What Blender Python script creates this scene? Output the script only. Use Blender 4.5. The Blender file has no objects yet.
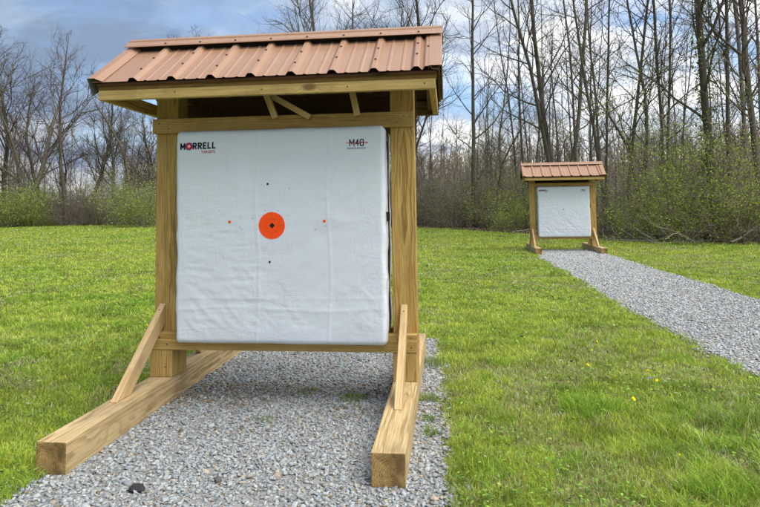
import bpy, bmesh, math, random
import numpy as np
from mathutils import Vector, Matrix, Euler

scene = bpy.context.scene
COL = scene.collection
R = math.radians

# ------------------------------------------------------------------ helpers
def link(o, parent=None):
    COL.objects.link(o)
    if parent is not None:
        o.parent = parent
    return o

def tag(o, label=None, cat=None, group=None, kind=None):
    if label: o["label"] = label
    if cat: o["category"] = cat
    if group: o["group"] = group
    if kind: o["kind"] = kind
    return o

def empty(name, loc=(0, 0, 0), rz=0.0):
    o = bpy.data.objects.new(name, None)
    o.empty_display_size = 0.2
    o.location = loc
    o.rotation_euler = (0, 0, rz)
    return link(o)

def np_mesh(name, V, F, mats=(), smooth=False, attr=None):
    """V (n,3); F (m,k) constant face size k, or a list of such arrays"""
    V = np.ascontiguousarray(V, dtype=np.float32)
    Fs = F if isinstance(F, list) else [F]
    Fs = [np.asarray(f, dtype=np.int32) for f in Fs if len(f)]
    me = bpy.data.meshes.new(name)
    me.vertices.add(len(V))
    me.vertices.foreach_set("co", V.ravel())
    nl = sum(f.size for f in Fs)
    me.loops.add(nl)
    me.loops.foreach_set("vertex_index", np.concatenate([f.ravel() for f in Fs]))
    tot = np.concatenate([np.full(len(f), f.shape[1], np.int32) for f in Fs])
    st = np.concatenate([[0], np.cumsum(tot)[:-1]]).astype(np.int32)
    me.polygons.add(len(tot))
    me.polygons.foreach_set("loop_start", st)
    if smooth:
        me.polygons.foreach_set("use_smooth", np.ones(len(tot), dtype=bool))
    for m in mats:
        me.materials.append(m)
    if attr is not None:
        a = me.attributes.new("tint", 'FLOAT_COLOR', 'POINT')
        c = np.ones((len(V), 4), dtype=np.float32)
        c[:, :3] = attr
        a.data.foreach_set("color", c.ravel())
    me.update(calc_edges=True)
    return me

def mesh_obj(name, me, parent=None):
    return link(bpy.data.objects.new(name, me), parent)

def bm_obj(name, bm, mat, parent=None, smooth=False):
    me = bpy.data.meshes.new(name)
    bm.normal_update()
    bm.to_mesh(me); bm.free()
    if smooth:
        for p in me.polygons: p.use_smooth = True
    me.materials.append(mat)
    return mesh_obj(name, me, parent)

# value noise (numpy)
_rng = np.random.RandomState(7)
_TAB = _rng.rand(256, 256).astype(np.float32)
def vnoise(x, y, s=0):
    x = np.asarray(x, dtype=np.float64) + s * 17.31; y = np.asarray(y, dtype=np.float64) + s * 9.77
    xi = np.floor(x).astype(int); yi = np.floor(y).astype(int)
    fx = x - xi; fy = y - yi
    fx = fx * fx * (3 - 2 * fx); fy = fy * fy * (3 - 2 * fy)
    a = _TAB[xi & 255, yi & 255]; b = _TAB[(xi + 1) & 255, yi & 255]
    c = _TAB[xi & 255, (yi + 1) & 255]; d = _TAB[(xi + 1) & 255, (yi + 1) & 255]
    return (a * (1 - fx) + b * fx) * (1 - fy) + (c * (1 - fx) + d * fx) * fy
def fbm(x, y, s=0, o=4):
    t = 0; amp = 1; n = 0
    for k in range(o):
        t = t + amp * vnoise(x * 2 ** k, y * 2 ** k, s + k * 3); n += amp; amp *= .5
    return t / n

# ------------------------------------------------------------------ materials
def new_mat(name):
    m = bpy.data.materials.new(name); m.use_nodes = True
    nt = m.node_tree
    return m, nt, nt.nodes["Principled BSDF"]

def N(nt, t, **kw):
    n = nt.nodes.new(t)
    for k, v in kw.items(): setattr(n, k, v)
    return n

def mathn(nt, op, a, b=None, c=None):
    n = N(nt, 'ShaderNodeMath', operation=op)
    for i, v in enumerate((a, b, c)):
        if v is None: continue
        if isinstance(v, (int, float)): n.inputs[i].default_value = v
        else: nt.links.new(v, n.inputs[i])
    return n.outputs[0]

def mixc(nt, fac, a, b, mode='MIX'):
    n = N(nt, 'ShaderNodeMix', data_type='RGBA', blend_type=mode)
    for sock, v in ((n.inputs[0], fac), (n.inputs[6], a), (n.inputs[7], b)):
        if isinstance(v, (int, float)): sock.default_value = v
        elif isinstance(v, (tuple, list)): sock.default_value = (*v[:3], 1)
        else: nt.links.new(v, sock)
    return n.outputs[2]

def noise(nt, vec, scale, detail=3, rough=.55, dist=0):
    n = N(nt, 'ShaderNodeTexNoise')
    n.inputs['Scale'].default_value = scale; n.inputs['Detail'].default_value = detail
    n.inputs['Roughness'].default_value = rough; n.inputs['Distortion'].default_value = dist
    if vec is not None: nt.links.new(vec, n.inputs['Vector'])
    return n.outputs['Fac']

def mapping(nt, vec, scale=(1, 1, 1), loc=(0, 0, 0), rot=(0, 0, 0)):
    n = N(nt, 'ShaderNodeMapping')
    n.inputs['Scale'].default_value = scale; n.inputs['Location'].default_value = loc
    n.inputs['Rotation'].default_value = rot
    nt.links.new(vec, n.inputs['Vector'])
    return n.outputs[0]

def ramp(nt, fac, stops):
    n = N(nt, 'ShaderNodeValToRGB')
    el = n.color_ramp.elements
    while len(el) < len(stops): el.new(0.5)
    for e, (p, c) in zip(el, stops):
        e.position = p
        e.color = (*c, 1) if isinstance(c, (tuple, list)) else (c, c, c, 1)
    nt.links.new(fac, n.inputs[0])
    return n.outputs[0]

def bump(nt, bsdf, h, strength=.3, dist=.01):
    n = N(nt, 'ShaderNodeBump')
    n.inputs['Strength'].default_value = strength; n.inputs['Distance'].default_value = dist
    nt.links.new(h, n.inputs['Height'])
    nt.links.new(n.outputs[0], bsdf.inputs['Normal'])

def wood(name, light, dark, ring=.010, tint2=None, contrast=1.0):
    """solid sawn pine: rings round an off-centre pith, knots, green-brown treatment streaks; length = object X"""
    m, nt, b = new_mat(name)
    tc = N(nt, 'ShaderNodeTexCoord'); oi = N(nt, 'ShaderNodeObjectInfo')
    comb = N(nt, 'ShaderNodeCombineXYZ')
    r1 = mathn(nt, 'MULTIPLY', oi.outputs['Random'], 37.0)
    nt.links.new(r1, comb.inputs[0])
    add = N(nt, 'ShaderNodeVectorMath', operation='ADD')
    nt.links.new(tc.outputs['Object'], add.inputs[0]); nt.links.new(comb.outputs[0], add.inputs[1])
    P = add.outputs[0]
    sep = N(nt, 'ShaderNodeSeparateXYZ'); nt.links.new(tc.outputs['Object'], sep.inputs[0])
    oy = mathn(nt, 'MULTIPLY_ADD', mathn(nt, 'FRACT', mathn(nt, 'MULTIPLY', oi.outputs['Random'], 7.3)), .09, -.045)
    oz = mathn(nt, 'MULTIPLY_ADD', mathn(nt, 'FRACT', mathn(nt, 'MULTIPLY', oi.outputs['Random'], 13.7)), .08, -.055)
    # knots
    vk = N(nt, 'ShaderNodeTexVoronoi'); vk.inputs['Scale'].default_value = 1.0
    nt.links.new(mapping(nt, P, (2.4, 5.5, 5.5)), vk.inputs['Vector'])
    kd = vk.outputs['Distance']
    kn = mathn(nt, 'POWER', 2.718, mathn(nt, 'MULTIPLY', mathn(nt, 'MULTIPLY', kd, kd), -22.0))
    w1 = mathn(nt, 'MULTIPLY_ADD', noise(nt, mapping(nt, P, (1.1, 7, 7)), 1.0, 3), .05, -.025)
    yy = mathn(nt, 'ADD', sep.outputs[1], oy); zz = mathn(nt, 'ADD', sep.outputs[2], oz)
    rr = mathn(nt, 'SQRT', mathn(nt, 'ADD', mathn(nt, 'MULTIPLY', yy, yy), mathn(nt, 'MULTIPLY', zz, zz)))
    rr = mathn(nt, 'ADD', mathn(nt, 'ADD', rr, w1), mathn(nt, 'MULTIPLY', kn, .028))
    ph = mathn(nt, 'FRACT', mathn(nt, 'DIVIDE', rr, ring))
    g = ramp(nt, ph, [(0, 0), (.35, .12), (.72, .6), (.88, 1), (.96, .7), (1, 0)])
    fine = noise(nt, mapping(nt, P, (5, 210, 210)), 1, 3, .7)
    band = noise(nt, mapping(nt, P, (.8, 22, 22), (3, 0, 7)), 1, 3)
    g = mathn(nt, 'MULTIPLY', g, ramp(nt, band, [(.3, .25), (.65, 1)]))
    g = mathn(nt, 'MULTIPLY', mathn(nt, 'ADD', mathn(nt, 'MULTIPLY', ramp(nt, fine, [(.34, 0), (.66, 1)]), .60), mathn(nt, 'MULTIPLY', g, .62)), contrast)
    c = mixc(nt, g, light, dark)
    blot = noise(nt, mapping(nt, P, (1.5, 6, 6), (5, 1, 2)), 1, 4)
    bl = ramp(nt, blot, [(.38, 0), (.68, 1)])
    c = mixc(nt, mathn(nt, 'MULTIPLY', bl, .45), c, tint2 or (light[0] * .72, light[1] * .72, light[2] * .6))
    kk = ramp(nt, kd, [(.06, 1), (.13, 0)])
    c = mixc(nt, mathn(nt, 'MULTIPLY', kk, .8), c, (dark[0] * .35, dark[1] * .28, dark[2] * .25))
    # checks along the grain
    ck = noise(nt, mapping(nt, P, (2.2, 70, 70), (1, 8, 3)), 1, 2)
    ckm = ramp(nt, ck, [(.685, 0), (.72, 1)])
    c = mixc(nt, mathn(nt, 'MULTIPLY', ckm, .55), c, (dark[0] * .3, dark[1] * .27, dark[2] * .25))
    # sawn ends drink more stain and weather darker than the faces
    sn = N(nt, 'ShaderNodeSeparateXYZ'); nt.links.new(tc.outputs['Normal'], sn.inputs[0])
    en = ramp(nt, mathn(nt, 'ABSOLUTE', sn.outputs[0]), [(.80, 0), (.93, 1)])
    est = noise(nt, mapping(nt, tc.outputs['Object'], (14, 14, 14)), 1, 4, .65)
    ec = mixc(nt, ramp(nt, est, [(.35, 0), (.62, 1)]), (.36, .29, .20), (.92, .80, .58))
    c = mixc(nt, en, c, mixc(nt, 1.0, c, ec, 'MULTIPLY'))
    dirt = noise(nt, mapping(nt, P, (4, 9, 9), (2, 2, 9)), 1, 6, .7)
    c = mixc(nt, mathn(nt, 'MULTIPLY', ramp(nt, dirt, [(.50, 0), (.72, 1)]), .5), c, (dark[0] * .55, dark[1] * .6, dark[2] * .7))
    nt.links.new(c, b.inputs['Base Color'])
    b.inputs['Roughness'].default_value = .72
    b.inputs['Specular IOR Level'].default_value = .25
    bump(nt, b, mathn(nt, 'MULTIPLY_ADD', ckm, -1.0, mathn(nt, 'MULTIPLY', g, -.25)), .35, .002)
    return m

M = {}
M['post'] = wood('treated_post_wood', (.64, .43, .14), (.26, .145, .036), .0095, (.42, .27, .075), 1.2)
M['beam'] = wood('sawn_beam_wood', (.66, .50, .275), (.27, .175, .07), .0105, (.40, .315, .15), 1.3)
M['brace'] = wood('brace_wood', (.70, .51, .285), (.40, .25, .105), .0080, None, 1.2)
M['rail'] = wood('rail_wood', (.58, .395, .14), (.26, .145, .042), .0085, None, 1.1)
M['subfascia'] = wood('dark_brown_board', (.30, .175, .05), (.15, .08, .022), .009)  # darker brown than the fascia board below it
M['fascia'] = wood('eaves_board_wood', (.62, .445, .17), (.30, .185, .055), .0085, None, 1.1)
M['rafter'] = wood('shade_darkened_rafter_wood', (.24, .15, .055), (.11, .065, .022), .009)  # treated wood darkened to paint in the shade under the roof
M['deck'] = wood('decking_board', (.125, .058, .032), (.06, .028, .016), .03)  # reddish board, colour pushed darker to carry the under-roof shade

def roof_metal():
    m, nt, b = new_mat('copper_painted_steel')
    tc = N(nt, 'ShaderNodeTexCoord')
    n1 = noise(nt, tc.outputs['Object'], 3, 5)
    n2 = noise(nt, mapping(nt, tc.outputs['Object'], (30, 3, 3)), 1, 3)
    c = mixc(nt, n1, (.30, .166, .096), (.355, .20, .122))
    c = mixc(nt, mathn(nt, 'MULTIPLY', ramp(nt, n2, [(.5, 0), (.8, 1)]), .35), c, (.39, .225, .155))
    nt.links.new(c, b.inputs['Base Color'])
    b.inputs['Roughness'].default_value = .34
    b.inputs['Specular IOR Level'].default_value = .5
    st = ramp(nt, noise(nt, mapping(nt, tc.outputs['Object'], (42, 2.2, 2.2), (3, 1, 1)), 1, 5, .7), [(.45, 0), (.7, 1)])
    nt.links.new(mathn(nt, 'MULTIPLY_ADD', st, .22, .30), b.inputs['Roughness'])
    bump(nt, b, noise(nt, mapping(nt, tc.outputs['Object'], (11, 3.5, 3.5)), 1, 2), .35, .012)
    return m
M['metal'] = roof_metal()


def plain(name, col, rough=.6, spec=.3, var=.0, scale=20):
    m, nt, b = new_mat(name)
    tc = N(nt, 'ShaderNodeTexCoord')
    n = noise(nt, tc.outputs['Object'], scale, 3)
    nt.links.new(mixc(nt, n, tuple(v * (1 - var) for v in col), tuple(min(1, v * (1 + var)) for v in col)), b.inputs['Base Color'])
    b.inputs['Roughness'].default_value = rough
    b.inputs['Specular IOR Level'].default_value = spec
    return m
M['zinc'] = plain('grey_back_coat', (.20, .22, .235), .5, .4, .1)
M['foam'] = plain('black_closure_foam', (.012, .011, .011), .9, .1, .2)
M['screw'] = plain('screw_metal', (.06, .03, .025), .5, .5, .1)
M['black'] = plain('black_print', (.012, .012, .015), .6, .2, .1)
M['orange'] = plain('fluorescent_orange_print', (1.0, .085, .008), .55, .2, .04, 60)
M['orange_line'] = plain('dark_orange_print', (.55, .06, .012), .55, .2, .04, 60)
M['red'] = plain('red_print', (.50, .02, .035), .55, .2, .1)
M['blue'] = plain('blue_print', (.03, .08, .28), .55, .2, .1)
M['whiteprint'] = plain('pale_print', (.80, .55, .50), .55, .2, .05)
M['greyprint'] = plain('grey_print', (.07, .075, .085), .55, .2, .1)
M['holegrey'] = plain('punched_hole', (.22, .24, .26), .7, .2, .1)
M['strap'] = plain('black_webbing', (.02, .02, .022), .8, .2, .2, 200)

def bag_mat():
    m, nt, b = new_mat('woven_white_bag')
    tc = N(nt, 'ShaderNodeTexCoord')
    P = tc.outputs['Object']
    n1 = noise(nt, P, 4, 5)
    c = mixc(nt, n1, (.63, .675, .735), (.69, .73, .78))
    # faint scuffs and dirt towards a few spots
    sc = ramp(nt, noise(nt, P, 16, 6, .7), [(.62, 0), (.75, 1)])
    c = mixc(nt, mathn(nt, 'MULTIPLY', sc, .16), c, (.46, .50, .53))
    nt.links.new(c, b.inputs['Base Color'])
    b.inputs['Roughness'].default_value = .40
    b.inputs['Specular IOR Level'].default_value = .35
    wr = noise(nt, mapping(nt, P, (9, 9, 26), rot=(0, R(25), 0)), 1, 4, .6, .8)
    wr2 = noise(nt, mapping(nt, P, (34, 20, 12), rot=(0, R(-20), 0)), 1, 3, .6, 1.0)
    weave = noise(nt, P, 70, 3)
    def crease(sc, rot, off, sharp):
        n_ = noise(nt, mapping(nt, P, sc, off, (0, R(rot), 0)), 1, 4, .62, .6)
        a_ = mathn(nt, 'ABSOLUTE', mathn(nt, 'MULTIPLY_ADD', n_, 2.0, -1.0))
        return ramp(nt, a_, [(0, 1), (sharp, 0)])
    k1 = crease((4, 4, 13), 35, (1, 2, 3), .10); k2 = crease((12, 5, 3.5), -14, (5, 2, 7), .13); k3 = crease((9, 6, 3.2), 22, (8, 3, 1), .13)
    kk = mathn(nt, 'ADD', mathn(nt, 'ADD', k1, k2), k3)
    patch2 = ramp(nt, noise(nt, mapping(nt, P, (3.1, 3.1, 3.4), (9, 1, 2)), 1, 3), [(.36, .15), (.58, 1)])
    patch = ramp(nt, noise(nt, mapping(nt, P, (2.2, 2.2, 2.8), (4, 4, 4)), 1, 3), [(.38, .1), (.62, 1)])
    h = mathn(nt, 'MULTIPLY', patch, mathn(nt, 'ADD', mathn(nt, 'MULTIPLY', wr, 1.2), mathn(nt, 'MULTIPLY_ADD', weave, .06, mathn(nt, 'MULTIPLY', wr2, .7))))
    h = mathn(nt, 'MULTIPLY_ADD', mathn(nt, 'MULTIPLY', kk, patch2), .26, h)
    bump(nt, b, h, .50, .004)
    return m
M['bag'] = bag_mat()

def attr_mat(name, rough=.8, spec=.15, trans=0.0, noise_amt=0.0, bumpy=0):
    m, nt, b = new_mat(name)
    a = N(nt, 'ShaderNodeAttribute', attribute_name='tint')
    c = a.outputs['Color']
    if noise_amt:
        tc = N(nt, 'ShaderNodeTexCoord')
        n = noise(nt, tc.outputs['Object'], 120, 3)
        c = mixc(nt, noise_amt, c, mixc(nt, 1.0, c, ramp(nt, n, [(.3, .45), (.7, 1.0)]), 'MULTIPLY'))
        if bumpy: bump(nt, b, n, .5, .004)
    nt.links.new(c, b.inputs['Base Color'])
    b.inputs['Roughness'].default_value = rough
    b.inputs['Specular IOR Level'].default_value = spec
    if trans:
        tr = N(nt, 'ShaderNodeBsdfTranslucent'); nt.links.new(c, tr.inputs['Color'])
        mx = N(nt, 'ShaderNodeMixShader'); mx.inputs[0].default_value = trans
        out = nt.nodes['Material Output']
        nt.links.new(b.outputs[0], mx.inputs[1]); nt.links.new(tr.outputs[0], mx.inputs[2])
        nt.links.new(mx.outputs[0], out.inputs['Surface'])
    return m
M['grass'] = attr_mat('grass_blades', .6, .25, .35)
M['stone'] = attr_mat('gravel_stones', .85, .2, 0, .8, 1)
M['leaf'] = attr_mat('spring_leaves', .6, .25, .4)
M['litter'] = attr_mat('dry_leaf_litter', .9, .1)

def bark(name, a, b_, scale=1.0, moss=0.0):
    m, nt, b = new_mat(name)
    tc = N(nt, 'ShaderNodeTexCoord'); oi = N(nt, 'ShaderNodeObjectInfo')
    P = mapping(nt, tc.outputs['Object'], (14 * scale, 14 * scale, 3 * scale))
    n = noise(nt, P, 1, 5, .65)
    c = mixc(nt, ramp(nt, n, [(.3, 0), (.7, 1)]), a, b_)
    v = mathn(nt, 'MULTIPLY_ADD', oi.outputs['Random'], .7, .65)
    c = mixc(nt, 1.0, c, v, 'MULTIPLY')
    if moss:
        mm = ramp(nt, noise(nt, tc.outputs['Object'], .9, 4), [(.5, 0), (.66, 1)])
        c = mixc(nt, mathn(nt, 'MULTIPLY', mm, moss), c, (.075, .085, .03))
    nt.links.new(c, b.inputs['Base Color'])
    b.inputs['Roughness'].default_value = .9
    b.inputs['Specular IOR Level'].default_value = .1
    bump(nt, b, n, .6, .02)
    return m
M['bark'] = bark('grey_bark', (.085, .073, .060), (.21, .182, .15), 1, .6)
M['barkdark'] = bark('dark_bark', (.052, .043, .035), (.135, .115, .093), 1, .5)
M['twig'] = bark('twig_bark', (.075, .06, .048), (.15, .123, .10), .5)
M['brush'] = bark('brush_stems', (.11, .09, .068), (.27, .23, .18), .5)
M['pale'] = bark('weathered_deadwood', (.22, .19, .16), (.40, .36, .31), 2)

def ground_mat(name, cols, s1, s2, bstr=.6):
    m, nt, b = new_mat(name)
    tc = N(nt, 'ShaderNodeTexCoord')
    n1 = noise(nt, tc.outputs['Object'], s1, 6, .6); n2 = noise(nt, tc.outputs['Object'], s2, 5, .7)
    c = mixc(nt, ramp(nt, n1, [(.35, 0), (.65, 1)]), cols[0], cols[1])
    c = mixc(nt, ramp(nt, n2, [(.45, 0), (.7, 1)]), c, cols[2])
    nt.links.new(c, b.inputs['Base Color'])
    b.inputs['Roughness'].default_value = .95; b.inputs['Specular IOR Level'].default_value = .1
    bump(nt, b, n2, bstr, .03)
    return m
M['ground'] = ground_mat('lawn_soil', ((.12, .17, .03), (.15, .18, .04), (.13, .12, .05)), .35, 9)
M['gravelbase'] = ground_mat('gravel_fines', ((.26, .255, .245), (.33, .325, .31), (.19, .175, .15)), 3, 60)
M['floor'] = ground_mat('woodland_floor', ((.085, .066, .043), (.14, .11, .075), (.06, .07, .028)), .6, 5)
M['hill'] = ground_mat('far_hillside', ((.085, .075, .065), (.12, .105, .088), (.06, .058, .05)), .03, .3, .9)

# ------------------------------------------------------------------ camera
CAM = Vector((0.98704, -3.49838, 1.12466))
RIGHT = Vector((0.9935405, 0.1126549, -0.0136463)); FWD = Vector((-0.1116271, 0.9918725, 0.0610601)); UP = Vector((0.0204141, -0.0591424, 0.9980408))
FPX = 596.14; PPX, PPY = 380.0, 171.64
cd = bpy.data.cameras.new('camera'); cam = link(bpy.data.objects.new('camera', cd))
Mx = Matrix((RIGHT, UP, -FWD)).transposed().to_4x4(); Mx.translation = CAM
cam.matrix_world = Mx
cd.sensor_fit = 'HORIZONTAL'; cd.sensor_width = 36
cd.lens = 36 * FPX / 760; cd.shift_y = -(253.5 - PPY) / 760
cd.clip_start = .05; cd.clip_end = 2000
scene.camera = cam

def at(px, dist):
    """ground point lying in the compass direction of photo column px, dist metres ahead"""
    d = RIGHT * ((px - PPX) / FPX) + FWD
    d.z = 0
    return Vector((CAM.x, CAM.y, 0)) + d * dist

# ------------------------------------------------------------------ sky and sun
SUN = Vector((.42, -.15, .88)).normalized()
elev = math.asin(SUN.z); azim = math.atan2(SUN.x, SUN.y)
w = bpy.data.worlds.new("World"); scene.world = w; w.use_nodes = True
nt = w.node_tree; bg = nt.nodes['Background']
sky = N(nt, 'ShaderNodeTexSky', sky_type='NISHITA'); sky.sun_disc = False
sky.sun_elevation = elev; sky.sun_rotation = azim
sky.air_density = 1.0; sky.dust_density = 1.5
tc = N(nt, 'ShaderNodeTexCoord'); D = tc.outputs['Generated']
sp = N(nt, 'ShaderNodeSeparateXYZ'); nt.links.new(D, sp.inputs[0])
dz = mathn(nt, 'ADD', mathn(nt, 'MAXIMUM', sp.outputs[2], 0.0), .22)
cb = N(nt, 'ShaderNodeCombineXYZ')
nt.links.new(mathn(nt, 'DIVIDE', sp.outputs[0], dz), cb.inputs[0]); nt.links.new(mathn(nt, 'DIVIDE', sp.outputs[1], dz), cb.inputs[1])
cloudP = mapping(nt, cb.outputs[0], (1.0, 1.25, 1), (8.4, 2.3, 0))
cov = ramp(nt, noise(nt, cloudP, 1.15, 8, .58, .35), [(.36, 0), (.54, 1)])
shade = noise(nt, mapping(nt, cb.outputs[0], (1, 1.3, 1), (4.7, 9.2, 0)), 2.1, 7, .58, .3)
side = mathn(nt, 'MULTIPLY_ADD', sp.outputs[0], .40, .03)
sh = mathn(nt, 'ADD', shade, side)
ccol = ramp(nt, sh, [(.28, (1.15, 1.55, 2.25)), (.43, (1.85, 2.35, 3.1)), (.53, (3.0, 3.4, 3.95)), (.64, (5.6, 5.7, 5.8))])
skyc = mixc(nt, 1.0, sky.outputs[0], (.74, .82, .90), 'MULTIPLY')
both = mixc(nt, cov, skyc, ccol)
low = ramp(nt, sp.outputs[2], [(0.0, .9), (.085, .75), (.15, 0)])
lowb = mathn(nt, 'MULTIPLY', low, ramp(nt, noise(nt, mapping(nt, D, (3, 3, 14)), 1.3, 5), [(.40, 0.05), (.58, 1)]))
both = mixc(nt, lowb, both, (5.3, 4.95, 4.4))
nt.links.new(both, bg.inputs['Color']); bg.inputs['Strength'].default_value = .075

sd = bpy.data.lights.new('sun', 'SUN'); sd.energy = 1.4; sd.angle = R(55); sd.color = (1.0, .95, .87)
so = link(bpy.data.objects.new('sun', sd)); so.rotation_euler = (-SUN).to_track_quat('-Z', 'Y').to_euler()
so.location = (0, 0, 30)
vs = scene.view_settings
vs.view_transform = 'Standard'; vs.look = 'None'; vs.gamma = 1; vs.use_curve_mapping = False; vs.exposure = 1.68

# ------------------------------------------------------------------ edges of lawn, gravel and wood
EDGE = np.array([(-90, 70), (-46, 54), (-25, 47.5), (-10, 38.5), (.5, 29.5), (4.0, 22.5), (6.3, 17.6), (9.3, 14.4), (14, 11.5), (22, 8.5), (45, 2)], float)
def edge_y(x):
    return np.interp(x, EDGE[:, 0], EDGE[:, 1])
def gravel1(x, y, grow=0.0):
    wob = (fbm(x * 3, y * 3, 2) - .5) * .16
    xl = -.74; xr = .93 - .03 * np.clip(y, -2, 2) + wob
    end = 1.62 + (fbm(x * 2.5, y * 0 + 3, 5) - .5) * .5
    return (x > xl + wob * .7 - grow) & (x < xr + grow) & (y < end + grow)
def gravel2(x, y, grow=0.0):
    wob = (fbm(x * 1.6 + 9, y * 1.6, 4) - .5) * .26
    xl = np.where(y > 9, 2.98 + (y - 9) * .05, 2.94); xr = 4.55
    return (x > xl + wob - grow) & (x < xr + wob + grow) & (y < 12.1 + wob + grow)

# ground: one sheet out past the hills
def ground_sheet():
    rs = [0, 3, 6, 10, 16, 25, 40, 60, 90, 140, 220, 400, 900]
    nseg = 64; V = [(0, 0, 0)]; F3 = []; F4 = []
    for r in rs[1:]:
        for k in range(nseg):
            a = 2 * math.pi * k / nseg; V.append((r * math.cos(a), r * math.sin(a), 0))
    for k in range(nseg): F3.append((0, 1 + k, 1 + (k + 1) % nseg))
    for i in range(len(rs) - 2):
        for k in range(nseg):
            a = 1 + i * nseg + k; b = 1 + i * nseg + (k + 1) % nseg
            F4.append((a, a + nseg, b + nseg, b))
    return np_mesh('ground', np.array(V), [np.array(F3), np.array(F4)], [M['ground']])
tag(mesh_obj('ground', ground_sheet()), kind='structure')

def strip_sheet(name, fl, fr, y0, y1, z, mat, n=160):
    V = []; F = []
    for i in range(n + 1):
        y = y0 + (y1 - y0) * i / n
        V += [(fl(y), y, z), (fr(y), y, z)]
        if i: F.append((2 * i - 2, 2 * i - 1, 2 * i + 1, 2 * i))
    o = mesh_obj(name, np_mesh(name, np.array(V), np.array(F), [mat])); tag(o, kind='structure'); return o
wv = lambda y, s, a: float((fbm(np.array([y * 2.0]), np.array([s * 3.3]), s)[0] - .5) * a)
strip_sheet('gravel_path', lambda y: -.74 + wv(y, 1, .1), lambda y: .92 - .03 * max(-2, min(2, y)) + wv(y, 2, .14), -9, 1.62, .004, M['gravelbase'])
strip_sheet('gravel_path', lambda y: (2.94 if y < 9 else 2.98 + (y - 9) * .05) + wv(y, 3, .2), lambda y: 4.55 + wv(y, 4, .2), -9, 12.1, .004, M['gravelbase'])
# woodland floor
xs = np.linspace(-90, 45, 220)
ey = edge_y(xs) + (fbm(xs * .6, xs * 0, 3) - .5) * 1.6
V = np.concatenate([np.stack([xs, ey, xs * 0 + .006], 1), np.stack([xs, ey + 90, xs * 0 + .006], 1)])
n_ = len(xs); F = np.stack([np.arange(n_ - 1), np.arange(1, n_), np.arange(1, n_) + n_, np.arange(n_ - 1) + n_], 1)
tag(mesh_obj('woodland_floor', np_mesh('woodland_floor', V, F, [M['floor']])), kind='structure')
# far hills
def hills():
    na, nr = 160, 14; V = []; F = []
    for i in range(nr):
        t = i / (nr - 1); r = 130 + 240 * t
        for k in range(na):
            a = R(15 + 150 * k / (na - 1))
            x = r * math.cos(a); y = r * math.sin(a)
            prof = .25 + .75 * (0.5 + 0.5 * math.cos((a - R(55)) * 2.2))
            prof *= .7 + .6 * float(fbm(np.array([a * 6]), np.array([t * 2]), 6)[0])
            V.append((x, y, -1 + 25 * prof * math.sin(t * math.pi * .62) ** 1.2))
    for i in range(nr - 1):
        for k in range(na - 1):
            a = i * na + k; F.append((a, a + 1, a + na + 1, a + na))
    return np_mesh('hills', np.array(V), np.array(F), [M['hill']], True)
tag(mesh_obj('hills', hills()), kind='structure')

# ------------------------------------------------------------------ target stand
def lumber(name, p0, p1, wdt, hgt, mat, parent, bev=.004, up=(0, 0, 1)):
    """a stick from p0 to p1 (centre line), width across, height along `up`; local X runs along it"""
    p0 = Vector(p0); p1 = Vector(p1); d = (p1 - p0); L = d.length; X = d.normalized()
    Z = Vector(up); Z = (Z - X * Z.dot(X)).normalized(); Y = Z.cross(X)
    bm = bmesh.new()
    bmesh.ops.create_cube(bm, size=1, matrix=Matrix.Diagonal((L, wdt, hgt, 1)))
    bmesh.ops.bevel(bm, geom=bm.edges[:], offset=bev, segments=2, affect='EDGES', profile=.6)
    o = bm_obj(name, bm, mat, parent)
    mt = Matrix((X, Y, Z)).transposed().to_4x4(); mt.translation = (p0 + p1) / 2
    o.matrix_local = mt
    return o

def prism_yz(name, prof, x0, x1, mat, parent, axis):
    """profile in (y,z) extruded from x0 to x1; object frame turned so that local X runs along `axis` (y,z)"""
    cy = sum(p[0] for p in prof) / len(prof); cz = sum(p[1] for p in prof) / len(prof); cxm = (x0 + x1) / 2
    X = Vector((0, axis[0], axis[1])).normalized(); Y = Vector((1, 0, 0)); Z = X.cross(Y)
    mt = Matrix((X, Y, Z)).transposed().to_4x4(); mt.translation = (cxm, cy, cz); inv = mt.inverted()
    bm = bmesh.new()
    a = [bm.verts.new(inv @ Vector((x0, p[0], p[1]))) for p in prof]
    b = [bm.verts.new(inv @ Vector((x1, p[0], p[1]))) for p in prof]
    bm.faces.new(a); bm.faces.new(b[::-1])
    for i in range(len(prof)):
        j = (i + 1) % len(prof); bm.faces.new((a[j], a[i], b[i], b[j]))
    bmesh.ops.recalc_face_normals(bm, faces=bm.faces[:])
    bmesh.ops.bevel(bm, geom=bm.edges[:], offset=.0025, segments=1, affect='EDGES')
    o = bm_obj(name, bm, mat, parent); o.matrix_local = mt
    return o

HG = .658; PW = .14; XO = HG + PW          # inner and outer face of the posts
YR, ZR, YE, ZE, YB = .066, 2.176, -.423, 1.842, .555   # ridge and eaves (metal pan level)
XL, XR = -.985, .972

def extrude_profile(pts, d, close=False):
    """pts: list of Vector; extruded by vector d -> bmesh"""
    bm = bmesh.new()
    a = [bm.verts.new(p) for p in pts]; b = [bm.verts.new(p + d) for p in pts]
    for i in range(len(pts) - 1):
        bm.faces.new((a[i], a[i + 1], b[i + 1], b[i]))
    return bm

def solid(o, t):
    md = o.modifiers.new('thickness', 'SOLIDIFY'); md.thickness = t; md.offset = -1

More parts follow.
